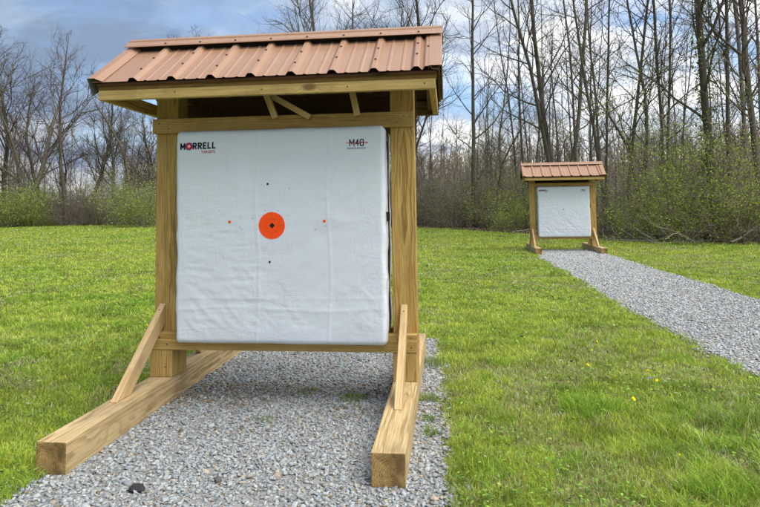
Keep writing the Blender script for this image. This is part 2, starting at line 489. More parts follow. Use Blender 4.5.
RIBS = [-.725 + .2232 * i for i in range(8)]
def make_stand(label, group):
    root = empty('target_stand')
    tag(root, label, 'target stand', group)
    for s in (-1, 1):
        xc = s * (HG + PW / 2)
        lumber('base_beam', (xc, -1.047, .07), (xc, 1.252, .07), PW, PW, M['beam'], root, .005)
        lumber('post', (xc, .07, .14), (xc, .07, 2.0), PW, PW, M['post'], root, .005, (0, 1, 0))
        lumber('cleat', (xc, -.031, .142), (xc, -.031, .300), PW - .002, .058, M['rail'], root, .003, (0, 1, 0))
    for xb in (-.748, .724):
        prism_yz('brace', [(-.535, .141), (-.392, .141), (-.002, .452), (-.002, .566)], xb - .019, xb + .019, M['brace'], root, (.53, .42))
        prism_yz('brace', [(.142, .566), (.142, .452), (.532, .141), (.675, .141)], xb - .019, xb + .019, M['brace'], root, (.53, -.42))
    lumber('bag_rail', (-XO + .004, -.033, .3515), (XO, -.033, .3515), .062, .100, M['rail'], root, .004)
    lumber('bag_rail', (-XO + .004, .175, .3515), (XO, .175, .3515), .062, .100, M['rail'], root, .004)
    lumber('top_rail', (-XO - .006, -.021, 1.644), (XO, -.021, 1.644), .038, .089, M['rail'], root, .003)
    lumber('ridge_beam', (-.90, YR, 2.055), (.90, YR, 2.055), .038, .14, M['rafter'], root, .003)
    lumber('back_board', (-.80, .30, 1.725), (.80, .30, 1.725), .020, .285, M['deck'], root, .002)  # added at the back and enlarged to block light under the roof
    # eaves boards: lower fascia proud of the darker upper one
    for (y, sgn) in ((-.384, -1), (.516, 1)):
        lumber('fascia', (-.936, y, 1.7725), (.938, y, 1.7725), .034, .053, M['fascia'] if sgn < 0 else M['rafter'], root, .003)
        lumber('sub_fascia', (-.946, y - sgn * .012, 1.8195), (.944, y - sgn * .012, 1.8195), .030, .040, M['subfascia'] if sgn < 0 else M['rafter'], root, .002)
    tanp = (ZR - ZE) / (YR - YE)
    for xr_ in (-.885, -.47, .03, .485, .885):
        for sgn in (-1, 1):
            y1 = -.362 if sgn < 0 else .494
            z1 = ZR - abs(y1 - YR) * tanp - .075
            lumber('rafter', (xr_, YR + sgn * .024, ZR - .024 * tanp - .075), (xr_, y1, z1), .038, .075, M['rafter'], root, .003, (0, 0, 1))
    # collar ties
    for xr_ in (-.73, .73):
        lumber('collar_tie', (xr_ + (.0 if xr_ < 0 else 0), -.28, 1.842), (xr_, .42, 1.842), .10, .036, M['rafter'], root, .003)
    lumber('roof_strut', (-.075, -.10, 1.83), (-.010, -.10, 1.66), .034, .036, M['brace'], root, .002, (0, 1, 0))
    lumber('roof_strut', (-.060, -.06, 1.81), (.19, -.06, 1.665), .034, .036, M['brace'], root, .002, (0, 1, 0))
    lumber('roof_strut', (.443, -.10, 1.83), (.478, -.10, 1.66), .034, .036, M['brace'], root, .002, (0, 1, 0))
    for xe in (-.918, .918):
        lumber('end_board', (xe, -.366, 1.783), (xe, .498, 1.783), .034, .074, M['post'], root, .002)
    # deck under the metal
    for sgn in (-1, 1):
        y1 = YE + .012 if sgn < 0 else YB - .012
        z1 = ZR - abs(y1 - YR) * tanp - .022
        lumber('roof_deck', ((XL + XR) / 2, (YR + y1) / 2 + 0, (ZR - .022 + z1) / 2), ((XL + XR) / 2 + .001, (YR + y1) / 2, (ZR - .022 + z1) / 2), .01, .01, M['deck'], root) if False else None
        bm = bmesh.new(); n = Vector((0, sgn * tanp, 1)).normalized()
        c = [Vector((-.945, YR + sgn * .004, ZR - .014)), Vector((.94, YR + sgn * .004, ZR - .014)), Vector((.94, y1, z1 + .008)), Vector((-.945, y1, z1 + .008))]
        top = [bm.verts.new(v) for v in c]; bot = [bm.verts.new(v - n * .014) for v in c]
        bm.faces.new(top); bm.faces.new(bot[::-1])
        for i in range(4): bm.faces.new((top[i], bot[i], bot[(i + 1) % 4], top[(i + 1) % 4]))
        bmesh.ops.recalc_face_normals(bm, faces=bm.faces[:])
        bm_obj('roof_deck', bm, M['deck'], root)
    # ribbed steel
    prof = []
    def addp(x, h):
        if not prof or x > prof[-1][0] + 1e-4: prof.append((x, h))
    addp(XL + .02, 0)
    centres = RIBS + [.897]
    for i, r in enumerate(centres):
        last = i == len(centres) - 1
        hw = .030 if not last else .026
        addp(r - hw, 0); addp(r - .014, .0180); addp(r - .010, .0200); addp(r + .010, .0200); addp(r + .014, .0180); addp(r + hw, 0)
        if i < len(centres) - 2:
            for q in (.0745, .1485):
                addp(r + q - .011, 0); addp(r + q - .005, .0035); addp(r + q + .005, .0035); addp(r + q + .011, 0)
    addp(XR - .015, 0)
    panels = []
    for sgn in (-1, 1):
        ye = YE if sgn < 0 else YB
        nrm = Vector((0, sgn * math.sin(math.atan(tanp)), math.cos(math.atan(tanp))))
        pts = [Vector((x, ye, ZE)) + nrm * h for x, h in prof]
        d = Vector((0, YR - sgn * .0 - ye, ZR - ZE)) * .985
        bm = bmesh.new(); rows = 5
        vv = [[bm.verts.new(p + d * (k / rows)) for p in pts] for k in range(rows + 1)]
        for k in range(rows):
            for i in range(len(pts) - 1):
                f = (vv[k][i], vv[k][i + 1], vv[k + 1][i + 1], vv[k + 1][i])
                bm.faces.new(f if sgn < 0 else f[::-1])
        o = bm_obj('roof_panel', bm, M['metal'], root); solid(o, .0012); panels.append((o, nrm, d, ye))
        # rake trims
        for (xa, inn) in ((XL, 1), (XR, -1)):
            wd = .085
            sec = [(0.004, -.082), (0.0, -.078), (0, .020), (.006, .024), (wd * .55, .024), (wd * .58, .020), (wd, .0035)]
            if inn < 0: sec = [(0.004, -.082), (0, -.078), (0, .020), (.004, .0225), (wd * .8, .0225), (wd * .82, .003)]
            P0 = [Vector((xa + inn * a, ye - sgn * .0, ZE)) + nrm * b for a, b in sec]
            dd = Vector((0, YR - ye, ZR - ZE)) * .992
            bm = extrude_profile(P0, dd)
            bmesh.ops.recalc_face_normals(bm, faces=bm.faces[:])
            o2 = bm_obj('rake_trim', bm, M['metal'], root); o2.data.materials.append(M['zinc']); md = o2.modifiers.new('thickness', 'SOLIDIFY'); md.thickness = .0015; md.offset = 0; md.material_offset = 1
    # ridge cap
    ca, sa = math.cos(math.atan(tanp)), math.sin(math.atan(tanp))
    def onslope(sgn, dist, h): return Vector((0, YR + sgn * (dist * ca) + sgn * sa * h, ZR - dist * sa + ca * h))
    cp = [onslope(-1, .112, .034), onslope(-1, .118, .039), onslope(-1, .108, .043), onslope(-1, .045, .043), onslope(-1, .036, .050), onslope(-1, .012, .050),
          onslope(1, .012, .050), onslope(1, .036, .050), onslope(1, .045, .043), onslope(1, .108, .043), onslope(1, .118, .039), onslope(1, .112, .034)]
    for sgn in (-1, 1):
        pr = [onslope(sgn, .078, .0005), onslope(sgn, .098, .0005), onslope(sgn, .098, .0405), onslope(sgn, .078, .0405)]
        bm = bmesh.new(); va = [bm.verts.new(p + Vector((XL + .09, 0, 0))) for p in pr]; vb = [bm.verts.new(p + Vector((XR - .07, 0, 0))) for p in pr]
        bm.faces.new(va); bm.faces.new(vb[::-1])
        for i in range(4): bm.faces.new((va[i], vb[i], vb[(i + 1) % 4], va[(i + 1) % 4]))
        bmesh.ops.recalc_face_normals(bm, faces=bm.faces[:]); bm_obj('ridge_closure', bm, M['foam'], root)
    cap_pts = [p + Vector((XL - .004, 0, 0)) for p in cp]
    bm = extrude_profile(cap_pts, Vector((XR - XL + .012, 0, 0)))
    bmesh.ops.recalc_face_normals(bm, faces=bm.faces[:])
    cap = bm_obj('ridge_cap', bm, M['metal'], root); md = cap.modifiers.new('thickness', 'SOLIDIFY'); md.thickness = .0015; md.offset = 0
    # screws
    bm = bmesh.new(); bmesh.ops.create_cone(bm, segments=8, radius1=.0075, radius2=.006, depth=.007, cap_ends=True)
    sm = bpy.data.meshes.new('screw'); bm.to_mesh(sm); bm.free(); sm.materials.append(M['screw'])
    for (o, nrm, d, ye) in panels[:1]:
        q = Vector((0, 0, 1)).rotation_difference(nrm)
        for i, x in enumerate(RIBS + [.897]):
            for k in (0.22, .52):
                if i == 8 and k < .3: continue
                s = mesh_obj('screw', sm, o)
                s.location = Vector((x, ye, ZE)) + d * (k + .1 * (i % 2)) + nrm * .0215; s.rotation_mode = 'QUATERNION'; s.rotation_quaternion = q
        for i, x in enumerate(RIBS):
            s = mesh_obj('screw', sm, cap); s.location = onslope(-1, .098, .046) + Vector((x, 0, 0)); s.rotation_mode = 'QUATERNION'; s.rotation_quaternion = q
    bm = bmesh.new(); bmesh.ops.create_cone(bm, segments=8, radius1=.0042, radius2=.0036, depth=.003, cap_ends=True)
    nm = bpy.data.meshes.new('nail'); bm.to_mesh(nm); bm.free(); nm.materials.append(M['screw'])
    for x_, z_, y_ in ((.765, .385, -.0645), (.765, .330, -.0645), (.690, .372, -.0645), (-.735, .372, -.0645), (-.690, .335, -.0645), (.742, 1.662, -.0405), (.70, 1.625, -.0405), (-.76, 1.66, -.0405), (-.70, 1.628, -.0405),
                       (.712, .21, -.0605), (-.70, .20, -.0605), (.0, 1.775, -.4015), (.47, 1.772, -.4015), (-.49, 1.778, -.4015), (.88, 1.775, -.4015)):
        nl = mesh_obj('nail', nm, root); nl.location = (x_, y_, z_); nl.rotation_euler = (R(90), 0, 0)
    for xb in (-.748, .724):
        nl = mesh_obj('nail', nm, root); nl.location = (xb, -.045, .5325); nl.rotation_euler = (R(51.6), 0, 0)
    return root

stand = make_stand('large target stand with a copper coloured metal roof in the foreground, over the near gravel', 'roofed target stands')

def copy_tree(o, parent=None, skip=()):
    c = o.copy(); COL.objects.link(c)
    if parent is not None: c.parent = parent
    for k in ('label', 'category', 'group'):
        pass
    for ch in [x for x in bpy.data.objects if x.parent == o]:
        if ch.name.split('.')[0] in skip: continue
        copy_tree(ch, c, skip)
    return c

T2 = (3.83, 11.784, 0.0); T2R = -.03
stand2 = copy_tree(stand, None, ('screw', 'nail', 'roof_strut'))
stand2.location = T2; stand2.rotation_euler = (0, 0, T2R)
stand2['label'] = 'small far target stand with copper coloured roof at the end of the right gravel path'

# ------------------------------------------------------------------ bag targets
BW, BH = 1.2534, 1.247; BX = .011; BZ = (.352 + 1.599) / 2; BY0, BY1 = -.128, .222
def ridged(x, y, s):
    return 1 - np.abs(2 * fbm(x, y, s, 3) - 1) * 1.6
def bag_height(x, z, seed):
    """outward relief of the front face (m) at x, z measured from the bag's middle"""
    u = x / (BW / 2); v = z / (BH / 2)
    h = .012 * np.clip(1 - u ** 2, 0, 1) ** .7 * np.clip(1 - v ** 2, 0, 1) ** .7
    win = np.clip((1 - np.abs(u)) * 6, 0, 1) * np.clip((1 - np.abs(v)) * 6, 0, 1)
    pa = np.clip((fbm(x * 1.7 + 3, z * 1.7, seed + 20) - .36) * 4.5, .08, 1); pb = np.clip((fbm(x * 1.9, z * 1.9 + 5, seed + 23) - .40) * 4.5, .05, 1); pc = np.clip((fbm(x * 1.5 + 8, z * 1.5, seed + 26) - .42) * 5, .05, 1)
    a1 = x * .8 + z * .6; b1 = -x * .6 + z * .8
    h = h + .0052 * win * pa * (ridged(a1 * 3.2, b1 * 8, seed) - .5)
    a2 = x * .7 - z * .7; b2 = x * .7 + z * .7
    h = h + .0046 * win * pb * (ridged(a2 * 4, b2 * 13, seed + 5) - .5)
    h = h + .0026 * win * pc * (ridged(x * 5, z * 20, seed + 9) - .5)
    h = h + .006 * (fbm(x * 2.2, z * 2.2, seed + 11) - .5)
    for x0 in (.30, -.12):
        h = h + .0022 * np.exp(-((x - x0 + .01 * np.sin(z * 7)) / .006) ** 2)
    h = h + .0015 * np.exp(-((z + .42 + .012 * np.sin(x * 6)) / .010) ** 2) + .0012 * np.exp(-((z + .36) / .008) ** 2)
    return h

def bag_mesh(seed):
    n = 170; nd = 34
    hx, hy, hz = BW / 2, (BY1 - BY0) / 2, BH / 2; r = .030
    V = []; F = []
    def face(gen, na, nb, flip):
        off = sum(len(v) for v in V)
        a, b = np.meshgrid(np.linspace(-1, 1, na + 1), np.linspace(-1, 1, nb + 1), indexing='ij')
        V.append(gen(a.ravel(), b.ravel()))
        i, j = np.meshgrid(np.arange(na), np.arange(nb), indexing='ij')
        q = (off + i * (nb + 1) + j).ravel()
        f = np.stack([q, q + nb + 1, q + nb + 2, q + 1], 1)
        F.append(f[:, ::-1] if flip else f)
    one = lambda a: np.ones_like(a)
    face(lambda a, b: np.stack([a * hx, -one(a) * hy, b * hz], 1), n, n, False)
    face(lambda a, b: np.stack([a * hx, one(a) * hy, b * hz], 1), 40, 40, True)
    for s in (-1, 1):
        face(lambda a, b: np.stack([s * one(a) * hx, a * hy, b * hz], 1), nd, n, s < 0)
        face(lambda a, b: np.stack([a * hx, b * hy, s * one(a) * hz], 1), n, nd, s < 0)
    P = np.concatenate(V); Fq = np.concatenate(F)
    h = np.array([hx, hy, hz])
    q = np.clip(P, -(h - r), h - r); d = P - q
    ln = np.linalg.norm(d, axis=1, keepdims=True); d = d / np.maximum(ln, 1e-9)
    Q = q + d * r
    wgt = np.clip(-d[:, 1], 0, 1)
    Q[:, 1] -= bag_height(Q[:, 0], Q[:, 2], seed) * wgt
    # crumpled sides
    ws = np.clip(np.abs(d[:, 0]), 0, 1)
    Q[:, 0] += np.sign(Q[:, 0]) * ws * (.010 * (ridged(Q[:, 1] * 9, Q[:, 2] * 5, seed + 2) - .6) - .004)
    wt = np.clip(np.abs(d[:, 2]), 0, 1)
    Q[:, 2] += np.sign(Q[:, 2]) * wt * .007 * (fbm(Q[:, 0] * 5, Q[:, 1] * 9, seed + 3) - .6)
    # the bag sits on the rails; its front lip sags over the front one
    lift = np.clip((Q[:, 1] + hy - .045) / .03, 0, 1); lift = lift * lift * (3 - 2 * lift)
    low = np.clip(1 - (Q[:, 2] + hz) / .12, 0, 1)
    Q[:, 2] += .054 * lift * low
    me = np_mesh('cover', Q, Fq, [M['bag']], True)
    bm = bmesh.new(); bm.from_mesh(me); bmesh.ops.remove_doubles(bm, verts=bm.verts[:], dist=1e-4); bm.to_mesh(me); bm.free()
    for p in me.polygons: p.use_smooth = True
    return me

GLYPH = {'M': [[(0, 0), (0, 1)], [(0, 1), (.5, .3), (1, 1)], [(1, 1), (1, 0)]],
         'R': [[(0, 0), (0, 1)], [(0, 1), (.7, 1), (1, .86), (1, .62), (.7, .47), (0, .47)], [(.5, .47), (1, 0)]],
         'E': [[(0, 0), (0, 1)], [(0, 1), (1, 1)], [(0, .5), (.85, .5)], [(0, 0), (1, 0)]],
         'L': [[(0, 1), (0, 0)], [(0, 0), (1, 0)]],
         '4': [[(.75, 0), (.75, 1), (0, .32), (1, .32)]],
         '8': [[(.2, 0), (0, .14), (0, .4), (.16, .52), (0, .64), (0, .86), (.2, 1), (.8, 1), (1, .86), (1, .64), (.84, .52), (1, .4), (1, .14), (.8, 0), (.2, 0)], [(.16, .52), (.84, .52)]]}
def glyph(ch, x0, x1, z0, z1, th):
    bm = bmesh.new(); k = 0; h = th / 2
    m = lambda p: Vector((x0 + h + p[0] * (x1 - x0 - th), 0, z0 + h + p[1] * (z1 - z0 - th)))
    for pl in GLYPH[ch]:
        for a, b in zip(pl[:-1], pl[1:]):
            a, b = m(a), m(b); d = (b - a).normalized(); n = Vector((-d.z, 0, d.x)) * h; e = d * h * .9
            off = Vector((0, .00012 * k, 0)); k += 1
            bm.faces.new([bm.verts.new(p + off) for p in (a - e - n, b + e - n, b + e + n, a - e + n)])
    return bm

def text_polys(body, bold=0.0):
    cu = bpy.data.curves.new('lettering', 'FONT'); cu.body = body; cu.size = 1; cu.offset = bold; cu.resolution_u = 4
    o = link(bpy.data.objects.new('lettering', cu))
    dg = bpy.context.evaluated_depsgraph_get(); dg.update()
    me = bpy.data.meshes.new_from_object(o.evaluated_get(dg))
    bpy.data.objects.remove(o); 
    bm = bmesh.new(); bm.from_mesh(me); bpy.data.meshes.remove(me)
    return bm

def fit_box(bm, x0, x1, z0, z1):
    xs_ = [v.co.x for v in bm.verts]; ys_ = [v.co.y for v in bm.verts]
    a, b, c, d = min(xs_), max(xs_), min(ys_), max(ys_)
    for v in bm.verts:
        v.co = Vector((x0 + (v.co.x - a) / (b - a) * (x1 - x0), 0, z0 + (v.co.y - c) / (d - c) * (z1 - z0)))

def join(bms):
    out = bmesh.new()
    for b in bms:
        t = bpy.data.meshes.new('t'); b.to_mesh(t); b.free(); out.from_mesh(t); bpy.data.meshes.remove(t)
    return out

def print_on(name, bm, mat, parent, seed, lift=.0016):
    """lay a flat print (x, z in stand coordinates) on the bag's relief"""
    bmesh.ops.triangulate(bm, faces=bm.faces[:])
    for _ in range(5):
        es = [e for e in bm.edges if e.calc_length() > .012]
        if not es: break
        bmesh.ops.subdivide_edges(bm, edges=es, cuts=1)
        bmesh.ops.triangulate(bm, faces=[f for f in bm.faces if len(f.verts) > 3])
    for v in bm.verts:
        x, z = v.co.x - BX, v.co.z - BZ
        hh = float(bag_height(np.array([x]), np.array([z]), seed)[0])
        v.co = Vector((x, -(BY1 - BY0) / 2 - hh - lift - v.co.y, z))
    for f in bm.faces:
        f.normal_update()
        if f.normal.y > 0: f.normal_flip()
    o = bm_obj(name, bm, mat, parent)
    if parent.type == 'EMPTY': o.location = (0, (BY0 + BY1) / 2, BZ)
    return o

def disc(cx, cz, r, n=40, wob=0.0, r2=None):
    bm = bmesh.new(); rnd = random.Random(3)
    out = [bm.verts.new((cx + r * (1 + wob * (rnd.random() - .5)) * math.cos(2 * math.pi * i / n), 0, cz + r * (1 + wob * (rnd.random() - .5)) * math.sin(2 * math.pi * i / n))) for i in range(n)]
    if r2 is None:
        # rings so that the print can follow the cloth
        prev = out
        for k in (.66, .33):
            cur = [bm.verts.new((cx + (v.co.x - cx) * k, 0, cz + (v.co.z - cz) * k)) for v in out]
            for i in range(n): bm.faces.new((prev[i], prev[(i + 1) % n], cur[(i + 1) % n], cur[i]))
            prev = cur
        c = bm.verts.new((cx, 0, cz))
        for i in range(n): bm.faces.new((prev[i], prev[(i + 1) % n], c))
    else:
        inn = [bm.verts.new((cx + (v.co.x - cx) * r2 / r, 0, cz + (v.co.z - cz) * r2 / r)) for v in out]
        for i in range(n): bm.faces.new((out[i], out[(i + 1) % n], inn[(i + 1) % n], inn[i]))
    return bm

def rect(x0, x1, z0, z1):
    bm = bmesh.new(); bm.faces.new([bm.verts.new(p) for p in ((x0, 0, z0), (x1, 0, z0), (x1, 0, z1), (x0, 0, z1))]); return bm

def make_bag(label, seed, near):
    root = empty('archery_target', (BX, 0, 0)); tag(root, label, 'archery target', 'white square bag targets')
    cover = mesh_obj('cover', bag_mesh(seed), root); cover.location = (0, (BY0 + BY1) / 2, BZ)
    # lettering, top left
    wl = [.036, None, .030, .030, .027, .027, .026]
    x1_ = -.585
    for ch, wd in zip('MORRELL', wl):
        if ch == 'O': x1_ += .040; continue
        z0 = 1.484 + (x1_ + .585) * .02
        print_on('logo_letter', glyph(ch, x1_ + .002, x1_ + wd - .002, z0, z0 + .040, .0085), M['black'], cover, seed); x1_ += wd + .0015
    cxo, czo = -.585 + .036 + .0205, 1.505
    print_on('logo_roundel', disc(cxo, czo, .0235, 28, 0, .0195), M['blue'], cover, seed)
    print_on('logo_roundel', disc(cxo, czo, .0195, 28, 0, .009), M['red'], cover, seed)
    print_on('logo_roundel', disc(cxo, czo, .009, 20), M['whiteprint'], cover, seed)
    b = text_polys('TARGETS', .008); fit_box(b, -.452, -.366, 1.461, 1.4775)
    print_on('logo_tagline', b, M['red'], cover, seed)
    # size mark, top right
    for ch, x0, x1 in (('M', .433, .463), ('4', .468, .489), ('8', .494, .518)):
        print_on('size_letter', glyph(ch, x0, x1, 1.481, 1.5225, .0052), M['black'], cover, seed)
    bm = bmesh.new(); bm.faces.new([bm.verts.new(p) for p in ((.530, 0, 1.4955), (.5435, 0, 1.5008), (.530, 0, 1.506))])
    print_on('size_arrow', join([rect(.414, .530, 1.4995, 1.5022), bm]), M['red'], cover, seed, .0034)
    b = text_polys('RANGE BLOCK', .0); fit_box(b, .42, .53, 1.4645, 1.4745)
    print_on('size_tagline', b, M['greyprint'], cover, seed)
    # webbing along the right side
    bm = bmesh.new(); bmesh.ops.create_cube(bm, size=1, matrix=Matrix.Translation((BW / 2 - .002, -.02, .02)) @ Matrix.Diagonal((.006, .035, 1.05, 1)))
    bm_obj('side_strap', bm, M['strap'], cover)
    bm = bmesh.new(); bmesh.ops.create_cube(bm, size=1, matrix=Matrix.Translation((BW / 2 + .004, -.10, .10)) @ Matrix.Diagonal((.022, .03, .055, 1)))
    bmesh.ops.bevel(bm, geom=bm.edges[:], offset=.004, segments=2, affect='EDGES')
    bm_obj('strap_buckle', bm, M['strap'], cover)
    if near:
        be = print_on('bullseye', disc(-.022, 1.033, .0775, 56, .012), M['orange'], root, seed)
        print_on('bullseye_ring', disc(-.020, 1.033, .0405, 44, 0, .0390), M['orange_line'], be, seed, .0022)
        for r_ in (rect(-.097, -.062, 1.0322, 1.0336), rect(.018, .052, 1.0322, 1.0336), rect(-.0207, -.0193, 1.074, 1.108), rect(-.0207, -.0193, .958, .993)):
            print_on('crosshair', r_, M['orange_line'], be, seed, .0022)
        bm = bmesh.new(); a_ = .0165
        bm.faces.new([bm.verts.new(p) for p in ((-.020 - a_, 0, 1.033), (-.020, 0, 1.033 - a_), (-.020 + a_, 0, 1.033), (-.020, 0, 1.033 + a_))])
        print_on('bullseye_center', bm, M['black'], be, seed, .003)
        for x_, z_, m_, r_ in ((-.047, 1.273, 'black', .0065), (-.036, .824, 'black', .0065), (-.275, 1.056, 'orange', .0085), (.285, 1.055, 'orange', .0085)):
            print_on('aiming_dot', disc(x_, z_, r_, 16), M[m_], cover, seed)
        rnd = random.Random(11)
        for i in range(15):
            a = rnd.random() * 6.28; rr = .09 + abs(rnd.gauss(0, .10))
            print_on('arrow_hole', disc(-.02 + rr * math.cos(a) * 1.1, 1.033 + rr * math.sin(a), .0018 + rnd.random() * .0016, 8), M['holegrey'], cover, seed)
    else:
        print_on('aiming_dot', disc(.0, 1.033, .012, 16), M['black'], cover, seed)
    return root

bag1 = make_bag('large white bag target with an orange bullseye disc, held in the near stand', 21, True)
bag2 = make_bag('small far white bag target with one dark centre spot, held in the far stand', 40, False)
bag2.location = (T2[0] + BX, T2[1], 0); bag2.rotation_euler = (0, 0, T2R)

# ------------------------------------------------------------------ grass
def in_view(rng, n, r0, r1, half=44):
    """points round the camera, density ~ 1/r^2"""
    r = r0 * (r1 / r0) ** rng.rand(n)
    vd = math.atan2(FWD.y, FWD.x)
    a = vd + np.radians((rng.rand(n) * 2 - 1) * half)
    return CAM.x + r * np.cos(a), CAM.y + r * np.sin(a), r

def beams_mask(x, y):
    m = np.zeros(len(x), bool)
    for (ox, oy, rz) in ((0, 0, 0), (T2[0], T2[1], T2R)):
        dx = x - ox; dy = y - oy; lx = dx * math.cos(rz) + dy * math.sin(rz); ly = -dx * math.sin(rz) + dy * math.cos(rz)
        m |= (np.abs(np.abs(lx) - .728) < .071) & (ly > -1.048) & (ly < 1.253)
    return m

def blades(x, y, r, hgt, wid, col, rng, bend=.5):
    n = len(x)
    az = rng.rand(n) * 2 * np.pi; la = rng.rand(n) * 2 * np.pi
    ux, uy = np.cos(az) * wid / 2, np.sin(az) * wid / 2
    b = hgt * bend * (.3 + rng.rand(n)); bx, by = np.cos(la) * b, np.sin(la) * b
    V = np.empty((n, 5, 3), np.float32)
    z0 = -.004
    V[:, 0] = np.stack([x - ux, y - uy, np.full(n, z0)], 1); V[:, 1] = np.stack([x + ux, y + uy, np.full(n, z0)], 1)
    mz = hgt * .55
    V[:, 2] = np.stack([x - ux * .8 + bx * .3, y - uy * .8 + by * .3, mz], 1); V[:, 3] = np.stack([x + ux * .8 + bx * .3, y + uy * .8 + by * .3, mz], 1)
    V[:, 4] = np.stack([x + bx, y + by, hgt * (1 - .25 * bend)], 1)
    base = (np.arange(n) * 5)[:, None]
    Q = base + np.array([[0, 1, 3, 2]]); T = base + np.array([[2, 3, 4]])
    C = np.repeat(col[:, None, :], 5, 1).astype(np.float32)
    return V.reshape(-1, 3), Q, T, C.reshape(-1, 3)

def make_grass():
    rng = np.random.RandomState(5)
    x, y, r = in_view(rng, 980000, 1.7, 75)
    keep = ~gravel1(x, y, -.015 * rng.rand(len(x)) + .03 * (rng.rand(len(x)) > .93)) & ~gravel2(x, y, .04 * rng.rand(len(x)) - .06 * (rng.rand(len(x)) > .8)) & ~beams_mask(x, y)
    keep &= y < edge_y(x) + (fbm(x * .9, y * .9, 8) - .4) * 2.2
    dirt2 = (np.abs(x - T2[0]) < .66) & (y > 11.6) & (y < 12.6)
    keep &= ~(dirt2 & (rng.rand(len(x)) < .8))
    x, y, r = x[keep], y[keep], r[keep]
    n = len(x)
    big = fbm(x * .55, y * .55, 12); mid = fbm(x * 2.1, y * 2.1, 15); sm = fbm(x * 7, y * 7, 18, 2); row = fbm(x * .25, y * 1.1, 22)
    # thin, straw coloured places between lush tufts
    dry = np.clip((mid * .6 + sm * .4 - .46) * 5.5, 0, 1) * np.clip((fbm(x * .8, y * .8, 31) - .36) * 5, 0, 1)
    dry = np.maximum(dry, np.exp(-(((x - 1.45) / .45) ** 2 + ((y + .55) / 1.2) ** 2)) * np.clip((sm - .35) * 4, 0, 1) * .9)
    dry = np.maximum(dry, np.exp(-(((x - 2.5) / .5) ** 2 + ((y - .7) / .9) ** 2)) * np.clip((sm - .33) * 4, 0, 1) * .9)
    lush = np.clip((big * .5 + mid * .5 - .47) * 7, 0, 1)
    h = (.020 + .024 * rng.rand(n) + .030 * lush * rng.rand(n)) * (1 - .45 * dry)
    tuft = np.clip((fbm(x * 4.1, y * 4.1, 44, 2) - .66) * 6, 0, 1)
    h *= 1 + 1.1 * tuft * (1 - dry)
    for (tx, ty, tr_, th) in ((1.72, -.12, .20, .9), (1.95, -1.05, .25, 1.0), (2.35, -.75, .3, .8), (-1.0, .3, .35, .5), (1.05, -1.1, .12, .6)):
        h *= 1 + th * np.exp(-(((x - tx) ** 2 + (y - ty) ** 2) / tr_ ** 2))
    h *= 1 + np.clip((r - 10) / 60, 0, .6)
    wid = np.maximum(.0022, .00105 * r) * (.7 + .7 * rng.rand(n))
    keep2 = rng.rand(n) > .42 * dry
    g1 = np.array([.235, .365, .036]); g2 = np.array([.44, .52, .07]); g3 = np.array([.09, .235, .024]); st = np.array([.56, .48, .24]); br = np.array([.17, .12, .06])
    t = rng.rand(n)[:, None]
    col = g1 * (1 - t) + g2 * t
    col = col * (1 - .75 * lush[:, None]) + (g1 * .55 + g3 * .45) * .75 * lush[:, None]
    yel = np.clip((row - .42) * 4, 0, 1)[:, None]
    col = col * (1 - .4 * yel) + np.array([.37, .42, .07]) * .4 * yel
    isdry = rng.rand(n) < dry * .6 + .07
    dcol = st * (.6 + .7 * rng.rand(n)[:, None]); bsel = rng.rand(n) < .3; dcol[bsel] = br
    col[isdry] = dcol[isdry]
    cl = fbm(x * 3.3, y * 5.0, 71, 3); cl2 = fbm(x * 11, y * 14, 73, 2)
    col *= (.55 + .95 * np.clip((cl - .3) * 2.2, 0, 1) * .55 + .75 * cl2)[:, None] * (.72 + .55 * rng.rand(n)[:, None])
    col = np.clip(col, .01, .6)
    x, y, r, h, wid, col = (q[keep2] for q in (x, y, r, h, wid, col))
    # individual taller tufts
    ex = []
    for (tx, ty, tr_, k_, th) in ((1.70, -.10, .13, 420, .15), (1.86, -.06, .08, 160, .11), (1.985, -1.05, .10, 200, .15), (2.13, -1.02, .08, 120, .13), (1.88, -1.02, .05, 60, .10), (-2.7, 1.9, .22, 260, .11), (-2.2, 2.1, .15, 160, .10), (-4.4, 3.7, .3, 260, .12), (-1.75, 1.2, .12, 120, .09), (1.15, -.9, .07, 90, .08), (2.6, 1.1, .12, 120, .08), (1.35, .9, .1, 100, .07), (-3.4, 3.0, .25, 220, .11), (-1.3, .2, .12, 160, .09)):
        a_ = rng.rand(k_) * 6.28; q_ = tr_ * np.sqrt(rng.rand(k_)); hh = th * (.45 + .55 * rng.rand(k_))
        cc = np.array([.26, .42, .045]) * (.7 + .6 * rng.rand(k_, 1))
        ex.append((tx + q_ * np.cos(a_), ty + q_ * np.sin(a_), hh, np.full(k_, .0042), cc))
    x = np.concatenate([x] + [e[0] for e in ex]); y = np.concatenate([y] + [e[1] for e in ex]); h = np.concatenate([h] + [e[2] for e in ex])
    wid = np.concatenate([wid] + [e[3] for e in ex]); col = np.concatenate([col] + [e[4] for e in ex])
    V, Q, T, C = blades(x, y, r, h, wid, col, rng, .75)
    return np_mesh('grass', V, [Q, T], [M['grass']], False, C)
tag(mesh_obj('grass', make_grass()), 'short bright green spring lawn with straw coloured patches', 'grass', kind='stuff')

